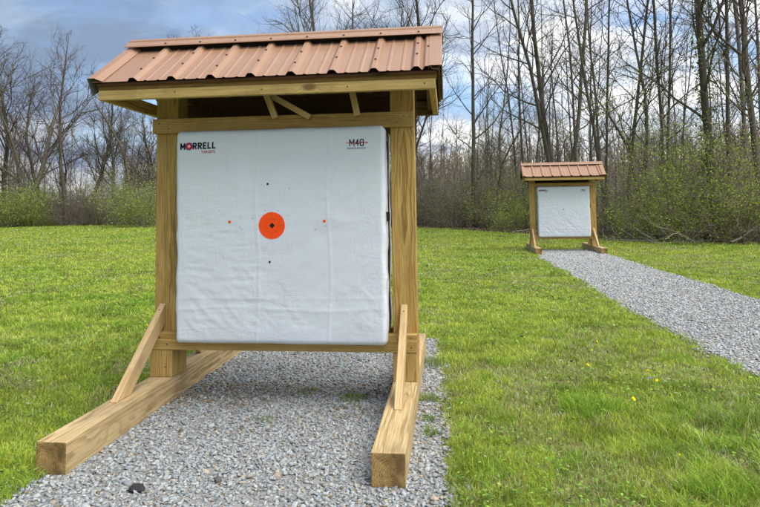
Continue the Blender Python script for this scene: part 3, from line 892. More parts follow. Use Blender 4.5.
# broad leaved clover and dock among the near grass
def make_clover():
    rng = np.random.RandomState(15)
    x, y, r = in_view(rng, 30000, 1.8, 14)
    k = ~gravel1(x, y, .02) & ~gravel2(x, y, .05) & ~beams_mask(x, y) & (fbm(x * 2.6, y * 2.6, 51) > .5)
    x, y, r = x[k], y[k], r[k]; n = len(x)
    s = (.0045 + .006 * rng.rand(n)) * np.clip(r / 4, .8, 2.2); a = rng.rand(n) * 6.28; z = .02 + .035 * rng.rand(n)
    V = np.empty((n, 4, 3), np.float32)
    tx, ty = (rng.rand(n) - .5) * .8, (rng.rand(n) - .5) * .8
    for i in range(4):
        ca, sa = np.cos(a + i * np.pi / 2), np.sin(a + i * np.pi / 2); e = s * (1.5 if i % 2 == 0 else .9)
        dx, dy = ca * e, sa * e
        V[:, i] = np.stack([x + dx, y + dy, z + dx * tx + dy * ty], 1)
    F = np.arange(n * 4).reshape(n, 4)
    col = np.array([.12, .25, .035]) * (1 - rng.rand(n)[:, None]) + np.array([.24, .36, .05]) * rng.rand(n)[:, None]
    lit = rng.rand(n) < .06; col[lit] = np.array([.46, .40, .26]); 
    return np_mesh('clover', V.reshape(-1, 3), F, [M['leaf']], False, np.repeat(col, 4, 0))
tag(mesh_obj('clover', make_clover()), 'small round clover leaves and dead leaf flecks scattered through the lawn', 'clover', kind='stuff')

# ------------------------------------------------------------------ gravel
def ico():
    t = (1 + 5 ** .5) / 2
    v = np.array([(-1, t, 0), (1, t, 0), (-1, -t, 0), (1, -t, 0), (0, -1, t), (0, 1, t), (0, -1, -t), (0, 1, -t), (t, 0, -1), (t, 0, 1), (-t, 0, -1), (-t, 0, 1)], float)
    v /= np.linalg.norm(v[0])
    f = np.array([(0, 11, 5), (0, 5, 1), (0, 1, 7), (0, 7, 10), (0, 10, 11), (1, 5, 9), (5, 11, 4), (11, 10, 2), (10, 7, 6), (7, 1, 8), (3, 9, 4), (3, 4, 2), (3, 2, 6), (3, 6, 8), (3, 8, 9), (4, 9, 5), (2, 4, 11), (6, 2, 10), (8, 6, 7), (9, 8, 1)])
    return v, f
IV, IF = ico()
def stones(x, y, size, col, rng, zoff=0.0):
    n = len(x)
    P = np.repeat(IV[None], n, 0) * (1 + .75 * (rng.rand(n, 12, 1) - .5))
    sc = np.stack([.75 + .6 * rng.rand(n), .55 + .4 * rng.rand(n), .26 + .30 * rng.rand(n)], 1) * size[:, None] / 2
    P = P * sc[:, None, :]
    # random tilt then yaw
    for ax, amp in ((0, .6), (1, .6), (2, 3.14)):
        a = (rng.rand(n) * 2 - 1) * amp; c, s = np.cos(a)[:, None], np.sin(a)[:, None]
        i, j = [(1, 2), (2, 0), (0, 1)][ax]
        pi = P[:, :, i] * c - P[:, :, j] * s; pj = P[:, :, i] * s + P[:, :, j] * c
        P[:, :, i], P[:, :, j] = pi, pj
    P[:, :, 0] += x[:, None]; P[:, :, 1] += y[:, None]; P[:, :, 2] += (zoff + size * .18 * (rng.rand(n)))[:, None] + .004
    F = (np.arange(n) * 12)[:, None, None] + IF[None]
    return P.reshape(-1, 3), F.reshape(-1, 3), np.repeat(col, 12, 0)

def stone_cols(n, rng, brown):
    pal = np.array([(.325, .352, .362), (.285, .31, .322), (.37, .395, .40), (.245, .262, .27), (.43, .445, .44), (.39, .355, .29), (.335, .322, .295), (.39, .32, .25)])
    w_ = np.array([.28, .24, .17, .12, .06, .05, .06, .02]); c = pal[rng.choice(len(pal), n, p=w_)]
    c = c * (.88 + .26 * rng.rand(n, 1)) * np.array([1.16, 1.15, 1.13])
    bsel = rng.rand(n) < brown
    c[bsel] = np.array([.235, .195, .135]) * (.6 + .9 * rng.rand(int(bsel.sum()), 1))
    return c
def make_gravel1():
    rng = np.random.RandomState(9)
    n = 78000
    x = -1.0 + 2.15 * rng.rand(n); y = -3.2 + 5.0 * rng.rand(n)
    k = gravel1(x, y, .02 + .05 * (rng.rand(n) > .85)) & ~beams_mask(x, y)
    x, y = x[k], y[k]; n = len(x)
    size = .009 + .019 * rng.rand(n) ** 1.6 + .012 * (rng.rand(n) > .95)
    debris = np.clip(np.exp(-((y - .10) / .24) ** 2) * 1.0 * np.clip((fbm(x * 4, y * 5, 61) - .30) * 4, 0, 1), 0, .48) + .03
    col = stone_cols(n, rng, debris)
    fines = fbm(x * 2.4, y * 2.4, 63)
    kk = rng.rand(n) > np.clip((fines - .55) * 3, 0, .55)
    x, y, size, col = x[kk], y[kk], size[kk], col[kk]
    V, F, C = stones(x, y, size, col, rng)
    return np_mesh('gravel', V, F, [M['stone']], False, C)
tag(mesh_obj('gravel', make_gravel1()), 'loose blue grey crushed stone under the near stand', 'gravel', kind='stuff')
def make_gravel2():
    rng = np.random.RandomState(10)
    n = 72000
    y = -1.0 + 13.4 * rng.rand(n) ** 1.25; x = 2.7 + 2.1 * rng.rand(n)
    k = gravel2(x, y, .02 + .06 * (rng.rand(n) > .85)) & ~beams_mask(x, y)
    x, y = x[k], y[k]; n = len(x)
    size = (.014 + .020 * rng.rand(n) ** 1.4) * np.clip(.9 + y * .05, .9, 1.6)
    V, F, C = stones(x, y, size, stone_cols(n, rng, np.full(n, .03)) * np.array([1.16, 1.15, 1.14]), rng)
    return np_mesh('gravel', V, F, [M['stone']], False, C)
tag(mesh_obj('gravel', make_gravel2()), 'loose blue grey crushed stone on the far right path', 'gravel', kind='stuff')

def rock(name, loc, size, col, seed, label):
    rng = np.random.RandomState(seed)
    bm = bmesh.new(); bmesh.ops.create_icosphere(bm, subdivisions=2, radius=.5)
    for v in bm.verts:
        v.co *= 1 + .3 * (rng.rand() - .5)
        v.co = Vector((v.co.x * size[0], v.co.y * size[1], v.co.z * size[2]))
    o = bm_obj(name, bm, plain(name + '_face', col, .9, .15, .35, 60)); o.location = loc; o.rotation_euler = (0, 0, seed)
    tag(o, label, 'stone'); return o
rock('stone', (-.276, -1.157, .014), (.075, .05, .034), (.035, .035, .038), 3, 'dark charcoal stone lying on the grey gravel near the left beam end')
rock('stone', (.02, -1.05, .012), (.045, .03, .024), (.10, .10, .105), 5, 'dark grey stone lying on the gravel in the middle of the near path')

# weeds in the gravel
def weed(loc, n, hgt, rad, seed, label):
    rng = np.random.RandomState(seed)
    a = rng.rand(n) * 6.28; q = rad * np.sqrt(rng.rand(n))
    h = hgt * (.5 + .7 * rng.rand(n)); col = np.array([.19, .29, .05]) * (.6 + .8 * rng.rand(n, 1))
    col[rng.rand(n) < .15] = (.28, .22, .09)
    V, Q, T, C = blades(q * np.cos(a), q * np.sin(a), None, h, np.full(n, .004), col, rng, 1.0)
    o = mesh_obj('weed_tuft', np_mesh('weed_tuft', V, [Q, T], [M['grass']], False, C)); o.location = (*loc, .004)
    tag(o, label, 'weed', 'weeds growing in the gravel')
weed((.10, .16), 60, .035, .07, 1, 'thin weed tuft in the gravel under the middle of the near target')
weed((.42, .03), 110, .05, .08, 2, 'dense green weed tuft in the gravel left of the right beam')
weed((.02, -.35), 45, .03, .06, 3, 'sparse weed in the gravel in front of the near target')
weed((.86, .06), 120, .055, .06, 4, 'leafy weed tuft beside the right beam close to its brace')
weed((.86, -.28), 60, .045, .04, 5, 'small weed right of the right beam halfway along')
weed((.89, -.46), 70, .05, .05, 6, 'bushy weed at the gravel edge near the right beam front end')
weed((.86, .85), 150, .07, .10, 7, 'tall weed tuft at the gravel edge behind the right post')

# ------------------------------------------------------------------ dandelions
def dandelion_meshes():
    bm = bmesh.new(); rnd = random.Random(2)
    for ring, (n, r, z) in enumerate(((16, .019, .002), (13, .014, .006), (9, .008, .009))):
        for i in range(n):
            a = 2 * math.pi * i / n + ring; d = Vector((math.cos(a), math.sin(a), 0)); p = Vector((-d.y, d.x, 0)) * .0028
            q = [bm.verts.new(v) for v in (d * .002 - p * .5 + Vector((0, 0, z * .3)), d * .002 + p * .5 + Vector((0, 0, z * .3)), d * r + p + Vector((0, 0, z)), d * r - p + Vector((0, 0, z)))]
            bm.faces.new(q)
    head = bpy.data.meshes.new('flower_head'); bm.to_mesh(head); bm.free(); head.materials.append(plain('dandelion_yellow', (.95, .80, .015), .7, .2, .1))
    bm = bmesh.new(); bmesh.ops.create_cone(bm, segments=6, radius1=.0022, radius2=.0018, depth=.07, cap_ends=True, matrix=Matrix.Translation((0, 0, .035)))
    stem = bpy.data.meshes.new('stem'); bm.to_mesh(stem); bm.free(); stem.materials.append(plain('dandelion_stem', (.22, .25, .07), .6, .3, .1))
    return head, stem
HD, ST = dandelion_meshes()
DL = [((1.89, .659), 1.0, 'yellow dandelion left of the pair in the middle of the right lawn'),
      ((1.94, .50), .6, 'tiny half closed dandelion just below the left dandelion of the right lawn'),
      ((1.985, .369), .9, 'small dandelion between the left pair and the bright grass tuft'),
      ((2.233, .539), 1.15, 'dandelion highest of the pair nearest the right gravel path'),
      ((2.216, .322), 1.1, 'dandelion beside the purple flower near the right gravel path'),
      ((1.974, -.044), 1.1, 'dandelion above the tall grass tuft in the right lawn'),
      ((1.912, -.863), 1.05, 'largest and nearest dandelion, low in the right lawn'),
      ((1.696, 1.833), .7, 'faint distant dandelion closest to the near stand'),
      ((1.72, 1.345), .7, 'small far dandelion in the lawn midway to the far stand'),
      ((2.012, 1.074), .7, 'small dandelion behind the left pair in the right lawn'),
      ((2.118, 1.366), .8, 'dandelion farthest up the right lawn beside the path'),
      ((-1.818, 1.85), 1.0, 'single yellow dandelion in the left lawn beside the left brace')]
for i, ((x_, y_), s_, lab) in enumerate(DL):
    e = empty('dandelion', (x_, y_, 0), i * 1.3); e.scale = (s_ * .45, s_ * .45, 1.3 if 'nearest' in lab and 'low' in lab else .95); tag(e, lab, 'dandelion', 'dandelions in the lawn')
    h_ = mesh_obj('flower_head', HD, e); h_.location = (0, 0, .07); h_.rotation_euler = (.2 + .15 * (i % 3), .1, 0)
    mesh_obj('stem', ST, e)
e = empty('violet', (2.19, .37, 0)); tag(e, 'small purple flower beside a dandelion near the right gravel path', 'flower')
bm = bmesh.new()
for i in range(5):
    a = i * 1.2566; d = Vector((math.cos(a), math.sin(a), .4)); p = Vector((-d.y, d.x, 0)) * .005
    bm.faces.new([bm.verts.new(v) for v in (Vector((0, 0, 0)), d * .008 + p, d * .015, d * .008 - p)])
h_ = bm_obj('petals', bm, plain('violet_petals', (.22, .16, .55), .6, .2, .1), e); h_.location = (0, 0, .065)
mesh_obj('stem', ST, e)

# ------------------------------------------------------------------ trees
class Tubes:
    def __init__(s): s.V = []; s.F = []; s.n = 0
    def add(s, P, rad, k):
        P = np.asarray(P); m = len(P)
        d = np.gradient(P, axis=0); d /= np.linalg.norm(d, axis=1, keepdims=True) + 1e-9
        ref = np.array([.31, .95, .07]) if abs(d[0, 0]) > .6 else np.array([.97, .21, .11])
        u = np.cross(d, ref); u /= np.linalg.norm(u, axis=1, keepdims=True) + 1e-9; v = np.cross(d, u)
        a = np.arange(k) * 2 * np.pi / k
        ring = P[:, None, :] + (u[:, None, :] * np.cos(a)[None, :, None] + v[:, None, :] * np.sin(a)[None, :, None]) * np.asarray(rad)[:, None, None]
        s.V.append(ring.reshape(-1, 3))
        i = np.arange(m - 1)[:, None] * k; j = np.arange(k)[None, :]
        f = np.stack([i + j, i + (j + 1) % k, i + k + (j + 1) % k, i + k + j], -1).reshape(-1, 4) + s.n
        s.F.append(f); s.n += m * k
    def mesh(s, name, mat, smooth=True):
        return np_mesh(name, np.concatenate(s.V), np.concatenate(s.F), [mat], smooth)

def unit(v): return v / (np.linalg.norm(v) + 1e-9)
def limb(rng, p, d, L, n, wander, up):
    P = [p]; d = unit(np.array(d, float))
    for i in range(n):
        d = unit(d + rng.normal(0, wander, 3) + np.array([0, 0, up])); p = p + d * (L / n); P.append(p)
    return np.array(P)
def side_dir(rng, d, ang):
    a = rng.rand() * 6.283; o = unit(np.cross(d, [.3, .2, .9])); q = np.cross(d, o)
    return unit(d * math.cos(ang) + (o * math.cos(a) + q * math.sin(a)) * math.sin(ang))

def grow_tree(seed, H, r0, start=.3, n1=22, len1=.24, ang=(35, 60), lean=(0, 0), leaders=1, spread=.15, wander=.05, n2=5, n3=4, minr=.006, top=True, stub=False):
    rng = np.random.RandomState(seed); TR, CR = Tubes(), Tubes(); tips = []
    for l in range(leaders):
        if leaders > 1:
            a = 6.283 * l / leaders + rng.rand() * 1.2; d0 = np.array([math.cos(a) * spread, math.sin(a) * spread, 1]); p0 = np.array([math.cos(a), math.sin(a), 0]) * r0 * .6
        else:
            d0 = np.array([lean[0], lean[1], 1]); p0 = np.zeros(3)
        p0 = p0 + np.array([0, 0, -.05])
        Hl = H * (1 if l == 0 else .75 + .25 * rng.rand()); rl = r0 * (1 if l == 0 else .7 + .2 * rng.rand())
        n = 16; P = limb(rng, p0, d0, Hl, n, wander, .03 if not stub else 0)
        t = np.linspace(0, 1, n + 1); rad = rl * (1 - t) ** .75 + .012
        rad[0] *= 1.35; rad[1] *= 1.08
        if stub: rad = rl * (1 - .5 * t)
        TR.add(P, rad, 8)
        for k in range(n1):
            tt = start + (1 - start) * ((k + rng.rand()) / n1) ** .9
            if tt > .985: continue
            i = min(int(tt * n), n - 1); f = tt * n - i
            p = P[i] * (1 - f) + P[i + 1] * f; d = unit(P[i + 1] - P[i])
            L = H * len1 * (1.15 - .85 * (tt - start) / (1 - start)) * (.55 + .7 * rng.rand())
            r1 = max(minr, min(np.interp(tt, t, rad) * .5, .011 * L + .004))
            dd = side_dir(rng, d, R(ang[0] + (ang[1] - ang[0]) * rng.rand()))
            m = 6; Q = limb(rng, p, dd, L, m, .13, .07); s = np.linspace(0, 1, m + 1)
            TR.add(Q, np.maximum(r1 * (1 - .8 * s), minr * .8), 5)
            k2 = max(2, int(n2 * L / (H * len1) + rng.rand()))
            for _ in range(k2):
                t2 = .25 + .72 * rng.rand(); i2 = min(int(t2 * m), m - 1); f2 = t2 * m - i2
                p2 = Q[i2] * (1 - f2) + Q[i2 + 1] * f2; d2 = side_dir(rng, unit(Q[i2 + 1] - Q[i2]), R(25 + 35 * rng.rand()))
                L2 = L * (.55 - .25 * t2) * (.6 + .8 * rng.rand()); r2 = max(minr * .85, r1 * .45)
                S = limb(rng, p2, d2, L2, 4, .18, .08)
                CR.add(S, np.linspace(r2, minr * .6, 5), 4)
                tips.append(S[-1])
                for _ in range(n3):
                    t3 = .2 + .78 * rng.rand(); i3 = min(int(t3 * 4), 3)
                    d3 = side_dir(rng, unit(S[i3 + 1] - S[i3]), R(25 + 40 * rng.rand()))
                    p3 = S[i3] + (S[i3 + 1] - S[i3]) * (t3 * 4 - i3); L3 = L2 * (.3 + .45 * rng.rand())
                    U = limb(rng, p3, d3, L3, 3, .2, .06)
                    CR.add(U, np.linspace(minr * .75, minr * .45, 4), 3); tips.append(U[-1]); tips.append(U[1])
    return TR, CR, np.array(tips) if tips else np.zeros((0, 3))

def leaf_mesh(name, pts, rng, per, size, jitter, cols):
    P = np.repeat(pts, per, 0) + rng.normal(0, jitter, (len(pts) * per, 3)); n = len(P)
    u = rng.normal(0, 1, (n, 3)); u /= np.linalg.norm(u, axis=1, keepdims=True); v = np.cross(u, rng.normal(0, 1, (n, 3))); v /= np.linalg.norm(v, axis=1, keepdims=True) + 1e-9
    s = (size * (.6 + .8 * rng.rand(n)))[:, None]
    V = np.stack([P - u * s, P + v * s * .5, P + u * s, P - v * s * .5], 1).reshape(-1, 3)
    c = np.array(cols)[rng.randint(0, len(cols), n)] * (.65 + .7 * rng.rand(n, 1))
    return np_mesh(name, V, np.arange(n * 4).reshape(n, 4), [M['leaf']], False, np.repeat(c, 4, 0))

SPRING = [(.27, .36, .04), (.36, .43, .06), (.18, .28, .03), (.42, .44, .09)]
BUDS = [(.16, .15, .05), (.13, .10, .05), (.15, .17, .05)]

def tree_proto(name, trunk_mat, leafy=None, **kw):
    TR, CR, tips = grow_tree(**kw)
    d = {'trunk': TR.mesh('trunk', M[trunk_mat])}
    if CR.V: d['crown'] = CR.mesh('crown', M['twig'], False)
    if leafy and len(tips):
        rng = np.random.RandomState(kw['seed'] + 99)
        sel = tips[rng.rand(len(tips)) < leafy[0]]
        d['leaves'] = leaf_mesh('leaves', sel, rng, leafy[1], leafy[2], .10, leafy[3])  # on trees these quads are buds, drawn with the leaf mesh
    return d

PROTO = {}
PROTO['slender1'] = tree_proto('a', 'bark', seed=1, H=19, r0=.085, start=.22, n1=34, len1=.17, wander=.035, n2=7, n3=5, minr=.0055)
PROTO['slender2'] = tree_proto('a', 'barkdark', seed=2, H=17, r0=.066, start=.2, n1=30, len1=.19, wander=.045, lean=(.05, 0), n2=7, n3=5, minr=.0055, leafy=(.22, 2, .04, BUDS))
PROTO['slender3'] = tree_proto('a', 'bark', seed=3, H=21, r0=.115, start=.2, n1=36, len1=.17, wander=.03, n2=7, n3=5, minr=.0055)
PROTO['pole1'] = tree_proto('a', 'barkdark', seed=4, H=15, r0=.05, start=.3, n1=24, len1=.13, wander=.03, n2=5, n3=4, minr=.005)
PROTO['pole2'] = tree_proto('a', 'bark', seed=5, H=13, r0=.045, start=.2, n1=24, len1=.17, wander=.06, lean=(.12, .03), n2=6, n3=4, minr=.005)
PROTO['spread1'] = tree_proto('a', 'bark', seed=6, H=15.5, r0=.20, start=.2, n1=26, len1=.34, ang=(28, 50), wander=.06, n2=10, n3=6, minr=.008)
PROTO['spread2'] = tree_proto('a', 'barkdark', seed=7, H=13.5, r0=.17, start=.16, n1=24, len1=.36, ang=(26, 48), wander=.08, n2=10, n3=6, minr=.008)
PROTO['oak'] = tree_proto('a', 'bark', seed=26, H=15.0, r0=.21, start=.14, n1=20, len1=.42, ang=(25, 45), wander=.07, leaders=2, spread=.22, n2=9, n3=6, minr=.008)
PROTO['veteran'] = tree_proto('a', 'barkdark', seed=14, H=20, r0=.10, start=.16, n1=40, len1=.16, wander=.03, n2=7, n3=5, minr=.0055)
PROTO['upright'] = tree_proto('a', 'barkdark', seed=50, H=17.5, r0=.17, start=.25, n1=26, len1=.21, ang=(20, 38), wander=.03, n2=8, n3=6, minr=.009)
PROTO['fork'] = tree_proto('a', 'bark', seed=8, H=20, r0=.115, start=.2, n1=30, len1=.17, wander=.035, leaders=3, spread=.12, n2=7, n3=5, minr=.0055)
PROTO['twin'] = tree_proto('a', 'barkdark', seed=9, H=17, r0=.060, start=.25, n1=22, len1=.18, leaders=2, spread=.07, wander=.03, n2=6, n3=5, minr=.0055)
PROTO['snag'] = tree_proto('a', 'barkdark', seed=12, H=11.5, r0=.15, start=.3, n1=14, len1=.30, wander=.07, lean=(-.36, .05), n2=6, n3=5, minr=.007)

def put_tree(kind, pos, rz, s, label, group=None, sz=None):
    e = empty('tree', (pos[0], pos[1], 0), rz); e.scale = (s, s, sz or s)
    tag(e, label, 'tree', group)
    for part, me in PROTO[kind].items(): mesh_obj(part, me, e)
    return e

FRONT = 'bare trees along the edge of the wood'
# left wood
put_tree('upright', at(67, 49), .4, .96, 'straight tall bare tree left of the near stand, dark against the cloud', FRONT)
put_tree('oak', at(24, 51), 1.4, 1.2, 'broad many branched bare tree near the left edge of the wood', FRONT)
put_tree('spread1', at(-10, 50), 2.9, 1.1, 'wide bare tree cut by the left side of the picture', FRONT)
put_tree('spread2', at(46, 58), 4.1, 1.15, 'bushy bare tree between the broad left tree and the straight one', FRONT)
put_tree('snag', at(143, 45), .1, .95, 'dark tree leaning left close to the left post of the near stand', FRONT)
put_tree('spread1', at(5, 57), 4.4, 1.2, 'densely twigged bare tree behind the broad left edge tree', FRONT)
put_tree('spread2', at(88, 53), 1.1, 1.02, 'leaning dark bare tree right of the straight tall left tree', FRONT)
put_tree('spread2', at(425, 42), 3.4, 1.3, 'bare tree rising beside the right end of the near roof', FRONT)
put_tree('spread1', at(352, 50), 2.2, 1.3, 'pale bare crown between the two dark crowns above the near roof', FRONT)
put_tree('spread1', at(112, 56), 3.3, .8, 'low bare tree just left of the dark leaning tree', FRONT)
put_tree('oak', at(152, 58), 2.0, .92, 'broad bare tree right behind the dark leaning tree', FRONT)
put_tree('spread1', at(185, 54), .9, 1.14, 'bare tree whose fine top shows above the left part of the near roof', FRONT)
put_tree('spread2', at(222, 54), 5.3, 1.22, 'bare tree whose twigs just clear the middle of the near roof', FRONT)
put_tree('spread1', at(318, 45), 5.0, 1.34, 'dark crowned tree above the near roof left of centre', FRONT)
put_tree('spread2', at(388, 43), .5, 1.42, 'wide crowned tree above the right end of the near roof', FRONT)
# middle
put_tree('slender3', at(474, 33), 2.2, .95, 'single straight grey trunk right of the near stand', FRONT)
put_tree('snag', at(487, 32), 2.6, .55, 'short leaning dark tree beside the single straight grey trunk', FRONT)
put_tree('pole1', at(523, 30), .2, 1.15, 'thin pole tree between the single grey trunk and the forked tree', FRONT)
put_tree('pole2', at(505, 34), 3.2, 1.1, 'slim leaning young tree left of the thin pole tree', FRONT)
put_tree('fork', at(561, 28), 1.9, 1.05, 'stout forked tree rising directly behind the far stand', FRONT)
put_tree('pole1', at(577, 27), 2.3, 1.1, 'thin pole just right of the forked tree behind the far stand', FRONT)
put_tree('twin', at(605, 24.5), .5, 1.0, 'pair of slim dark trunks at the right end of the far roof', FRONT)
# right
put_tree('slender2', at(626, 23), 1.3, .95, 'slim dark tree next right of the paired trunks', FRONT)
put_tree('pole2', at(641, 21.5), .3, 1.05, 'young tree leaning left among the right brush', FRONT)
put_tree('twin', at(664, 22), 1.7, .95, 'two close trunks standing left of the vine covered trunk', FRONT)
put_tree('snag', at(652, 24), 5.6, .6, 'short leaning tree in front of the close trunks at right', FRONT)
put_tree('pole1', at(728, 20), 4.4, 1.2, 'thin straight tree just right of the vine covered trunk', FRONT)
put_tree('slender1', at(745, 21), .9, .9, 'medium bare tree second from the right side of the picture', FRONT)
put_tree('veteran', at(761, 19), 3.9, .95, 'thick trunk at the right side of the picture', FRONT)
# vine covered trunk
vt = put_tree('veteran', at(709, 18.8), 5.1, 1.15, 'large trunk wrapped in green vines above the leafy thicket at right', FRONT)
rngv = np.random.RandomState(77)
za = np.sort(rngv.rand(1500)) ** 1.2 * 7.5; aa = rngv.rand(1500) * 6.28
pv = np.stack([np.cos(aa) * (.15 + .10 * rngv.rand(1500)), np.sin(aa) * (.15 + .10 * rngv.rand(1500)), za], 1)
mesh_obj('vine', leaf_mesh('vine', pv, rngv, 1, .045, .07, [(.15, .19, .04), (.20, .25, .05), (.10, .12, .035)]), vt)

# deeper woods
rnd = random.Random(4)
kinds = ['slender1', 'slender2', 'slender3', 'pole1', 'pole2', 'spread1', 'spread2', 'twin']
for i in range(118):
    px = rnd.uniform(-60, 440) if i < 62 else rnd.uniform(430, 830)
    base = float(np.interp(px, [-60, 0, 150, 300, 440, 520, 620, 700, 760, 830], [56, 52, 50, 46, 35, 30, 23, 21, 19, 18]))
    d = base + 2 + 38 * rnd.random() ** 1.3
    k = rnd.choice(kinds if px > 430 else kinds + ['spread1', 'spread2'])
    s = rnd.uniform(.75, 1.08) * (.74 if px < 430 else .9)
    if px > 430 and k in ('slender3', 'spread1', 'spread2'): k = rnd.choice(['pole1', 'pole1', 'slender2', 'pole2', 'slender1'])
    p = at(px, d)
    put_tree(k, p, rnd.random() * 6.28, s, 'bare grey tree standing deeper in the %s woods' % ('left' if px < 160 else 'middle' if px < 520 else 'right'), 'bare trees deeper in the %s woods' % ('left' if px < 160 else 'middle' if px < 520 else 'right'))

# shrubs and brush
def shrub_proto(seed, H, nst, spread, leafy=None, mat='brush', thick=1.0):
    rng = np.random.RandomState(seed); ST_ = Tubes(); tips = []
    for k in range(nst):
        a = rng.rand() * 6.283; sp_ = spread * rng.rand() ** .6
        p = np.array([math.cos(a), math.sin(a), 0]) * .35 * spread * rng.rand() + np.array([0, 0, -.03])
        L = H * (.5 + .65 * rng.rand()); P = limb(rng, p, [math.cos(a) * sp_, math.sin(a) * sp_, 1], L, 7, .16, -.06 + .04 * rng.rand())
        P[:, 2] = np.maximum(P[:, 2], -.02)
        r = (.007 + .010 * rng.rand() ** 2) * thick
        ST_.add(P, np.linspace(r, r * .35, 8), 4)
        for _ in range(7):
            i = rng.randint(1, 7); d = side_dir(rng, unit(P[i] - P[i - 1]), R(30 + 40 * rng.rand()))
            Q = limb(rng, P[i], d, L * (.15 + .3 * rng.rand()), 4, .2, .03); ST_.add(Q, np.linspace(r * .45, r * .22, 5), 3); tips += [Q[-1], Q[-2], Q[2]]
            for _ in range(3):
                j = rng.randint(1, 4); d2 = side_dir(rng, unit(Q[j] - Q[j - 1]), R(30 + 35 * rng.rand()))
                U = limb(rng, Q[j], d2, L * (.06 + .14 * rng.rand()), 2, .2, .04); ST_.add(U, np.linspace(r * .28, r * .16, 3), 3); tips += [U[-1], U[1]]
    d = {'stems': ST_.mesh('stems', M[mat], False)}
    if leafy:
        tp = np.array(tips); sel = tp[rng.rand(len(tp)) < leafy[0]]
        d['leaves'] = leaf_mesh('leaves', sel, rng, leafy[1], leafy[2], leafy[3], leafy[4])
    return d
SH = {}
SH['bare1'] = shrub_proto(31, 2.6, 26, .9)
SH['bare2'] = shrub_proto(32, 2.1, 30, 1.2)
SH['bare3'] = shrub_proto(33, 3.2, 22, .8)
SH['mixed1'] = shrub_proto(34, 2.5, 24, 1.0, (.35, 2, .035, .06, [(.13, .15, .04), (.16, .17, .05), (.11, .12, .04)]))
SH['mixed2'] = shrub_proto(35, 3.4, 22, .9, (.28, 4, .026, .12, SPRING))
SH['leafy1'] = shrub_proto(36, 3.6, 26, 1.0, (.50, 7, .032, .15, SPRING))
SH['leafy2'] = shrub_proto(37, 2.8, 26, 1.2, (.50, 7, .031, .15, SPRING))
SH['sapling1'] = shrub_proto(41, 6.0, 9, .38, (.42, 7, .032, .17, SPRING), 'brush', 1.6)
SH['sapling2'] = shrub_proto(42, 5.2, 8, .45, (.34, 7, .031, .17, SPRING), 'brush', 1.6)
SH['tangle'] = shrub_proto(43, 2.8, 13, 2.0, None, 'brush', 1.6)
SH['round'] = shrub_proto(38, 3.2, 34, 1.1, (.62, 7, .040, .20, [(.25, .32, .06), (.32, .37, .09), (.19, .25, .05)]))
def put_shrub(kind, pos, rz, s, label, group=None, name='shrub'):
    e = empty(name, (pos[0], pos[1], 0), rz); e.scale = (s, s, s); tag(e, label, 'shrub', group)
    for part, me in SH[kind].items(): mesh_obj(part, me, e)
    return e
G2 = 'leafing shrubs at the edge of the wood'
put_shrub('round', at(10, 47), .3, 1.4, 'pale green rounded shrub at the left edge of the field', G2)
put_shrub('round', at(-16, 48), 1.3, 1.2, 'pale green shrub cut off by the left side of the picture', G2)
put_shrub('leafy2', at(40, 49), 2.3, .75, 'low green shrub just right of the pale rounded shrub', G2)
put_shrub('round', at(146, 43), 2.9, 1.4, 'pale green shrub half hidden behind the left post of the near stand', G2)
put_shrub('mixed1', at(452, 32), .7, 1.1, 'half leafed shrub just right of the near stand', G2)
put_shrub('mixed2', at(488, 30), 1.2, .95, 'tall half leafed shrub below the short leaning dark tree', G2)
put_shrub('leafy2', at(515, 27), 3.2, .95, 'leafy shrub just left of the far stand', G2)
put_shrub('mixed2', at(540, 28), 4.0, .9, 'half leafed shrub showing above the left end of the far roof', G2)
put_shrub('bare2', at(612, 22.5), 5.2, .8, 'sparse shrub just right of the far stand', G2)
put_shrub('leafy1', at(646, 19.6), .6, .7, 'green shrub at the left end of the right thicket', G2)
put_shrub('leafy1', at(666, 18.6), 1.5, 1.0, 'tall green shrub in the middle of the right thicket', G2)
put_shrub('leafy2', at(684, 17.8), 2.6, .7, 'spreading green shrub in front of the close trunks', G2)
put_shrub('leafy1', at(700, 19.8), 3.9, 1.1, 'tallest green shrub, around the vine covered trunk', G2)
put_shrub('mixed2', at(722, 17.6), 4.6, .95, 'half leafed shrub at the foot of the vine covered trunk on its right', G2)
put_shrub('mixed2', at(745, 17.4), 5.6, .85, 'sparse shrub near the right side of the picture', G2)
put_shrub('leafy1', at(768, 17.6), .1, .95, 'tall green shrub cut by the right side of the picture', G2)
put_shrub('sapling1', at(652, 19.4), .4, .95, 'tall sparse green sapling left of the close trunks', G2)
put_shrub('sapling2', at(678, 20.2), 1.9, 1.1, 'tall sparse green sapling right of the close trunks', G2)
put_shrub('sapling1', at(697, 18.6), 3.0, 1.05, 'leafy sapling leaning on the vine covered trunk', G2)
put_shrub('sapling2', at(733, 18.4), 4.4, 1.0, 'thin green sapling between the vine covered trunk and the right edge', G2)
put_shrub('sapling2', at(500, 31), .9, 1.0, 'pale thin sapling left of the far stand in the brush', G2)
put_shrub('sapling1', at(532, 29), 2.9, 1.0, 'sapling with few leaves just left of the far roof', G2)
put_shrub('sapling2', at(462, 33), 2.2, 1.0, 'pale thin sapling nearest the right end of the near roof', G2)
for q_, (px_, d_, l_) in enumerate(((668, 17.5, 'left'), (702, 17.0, 'middle'), (742, 16.9, 'right'))):
    put_shrub('tangle', at(px_, d_), q_ * 1.7, .8, 'pale arching tangle of dead stems in the %s of the right thicket' % l_, G2, 'dead_tangle')
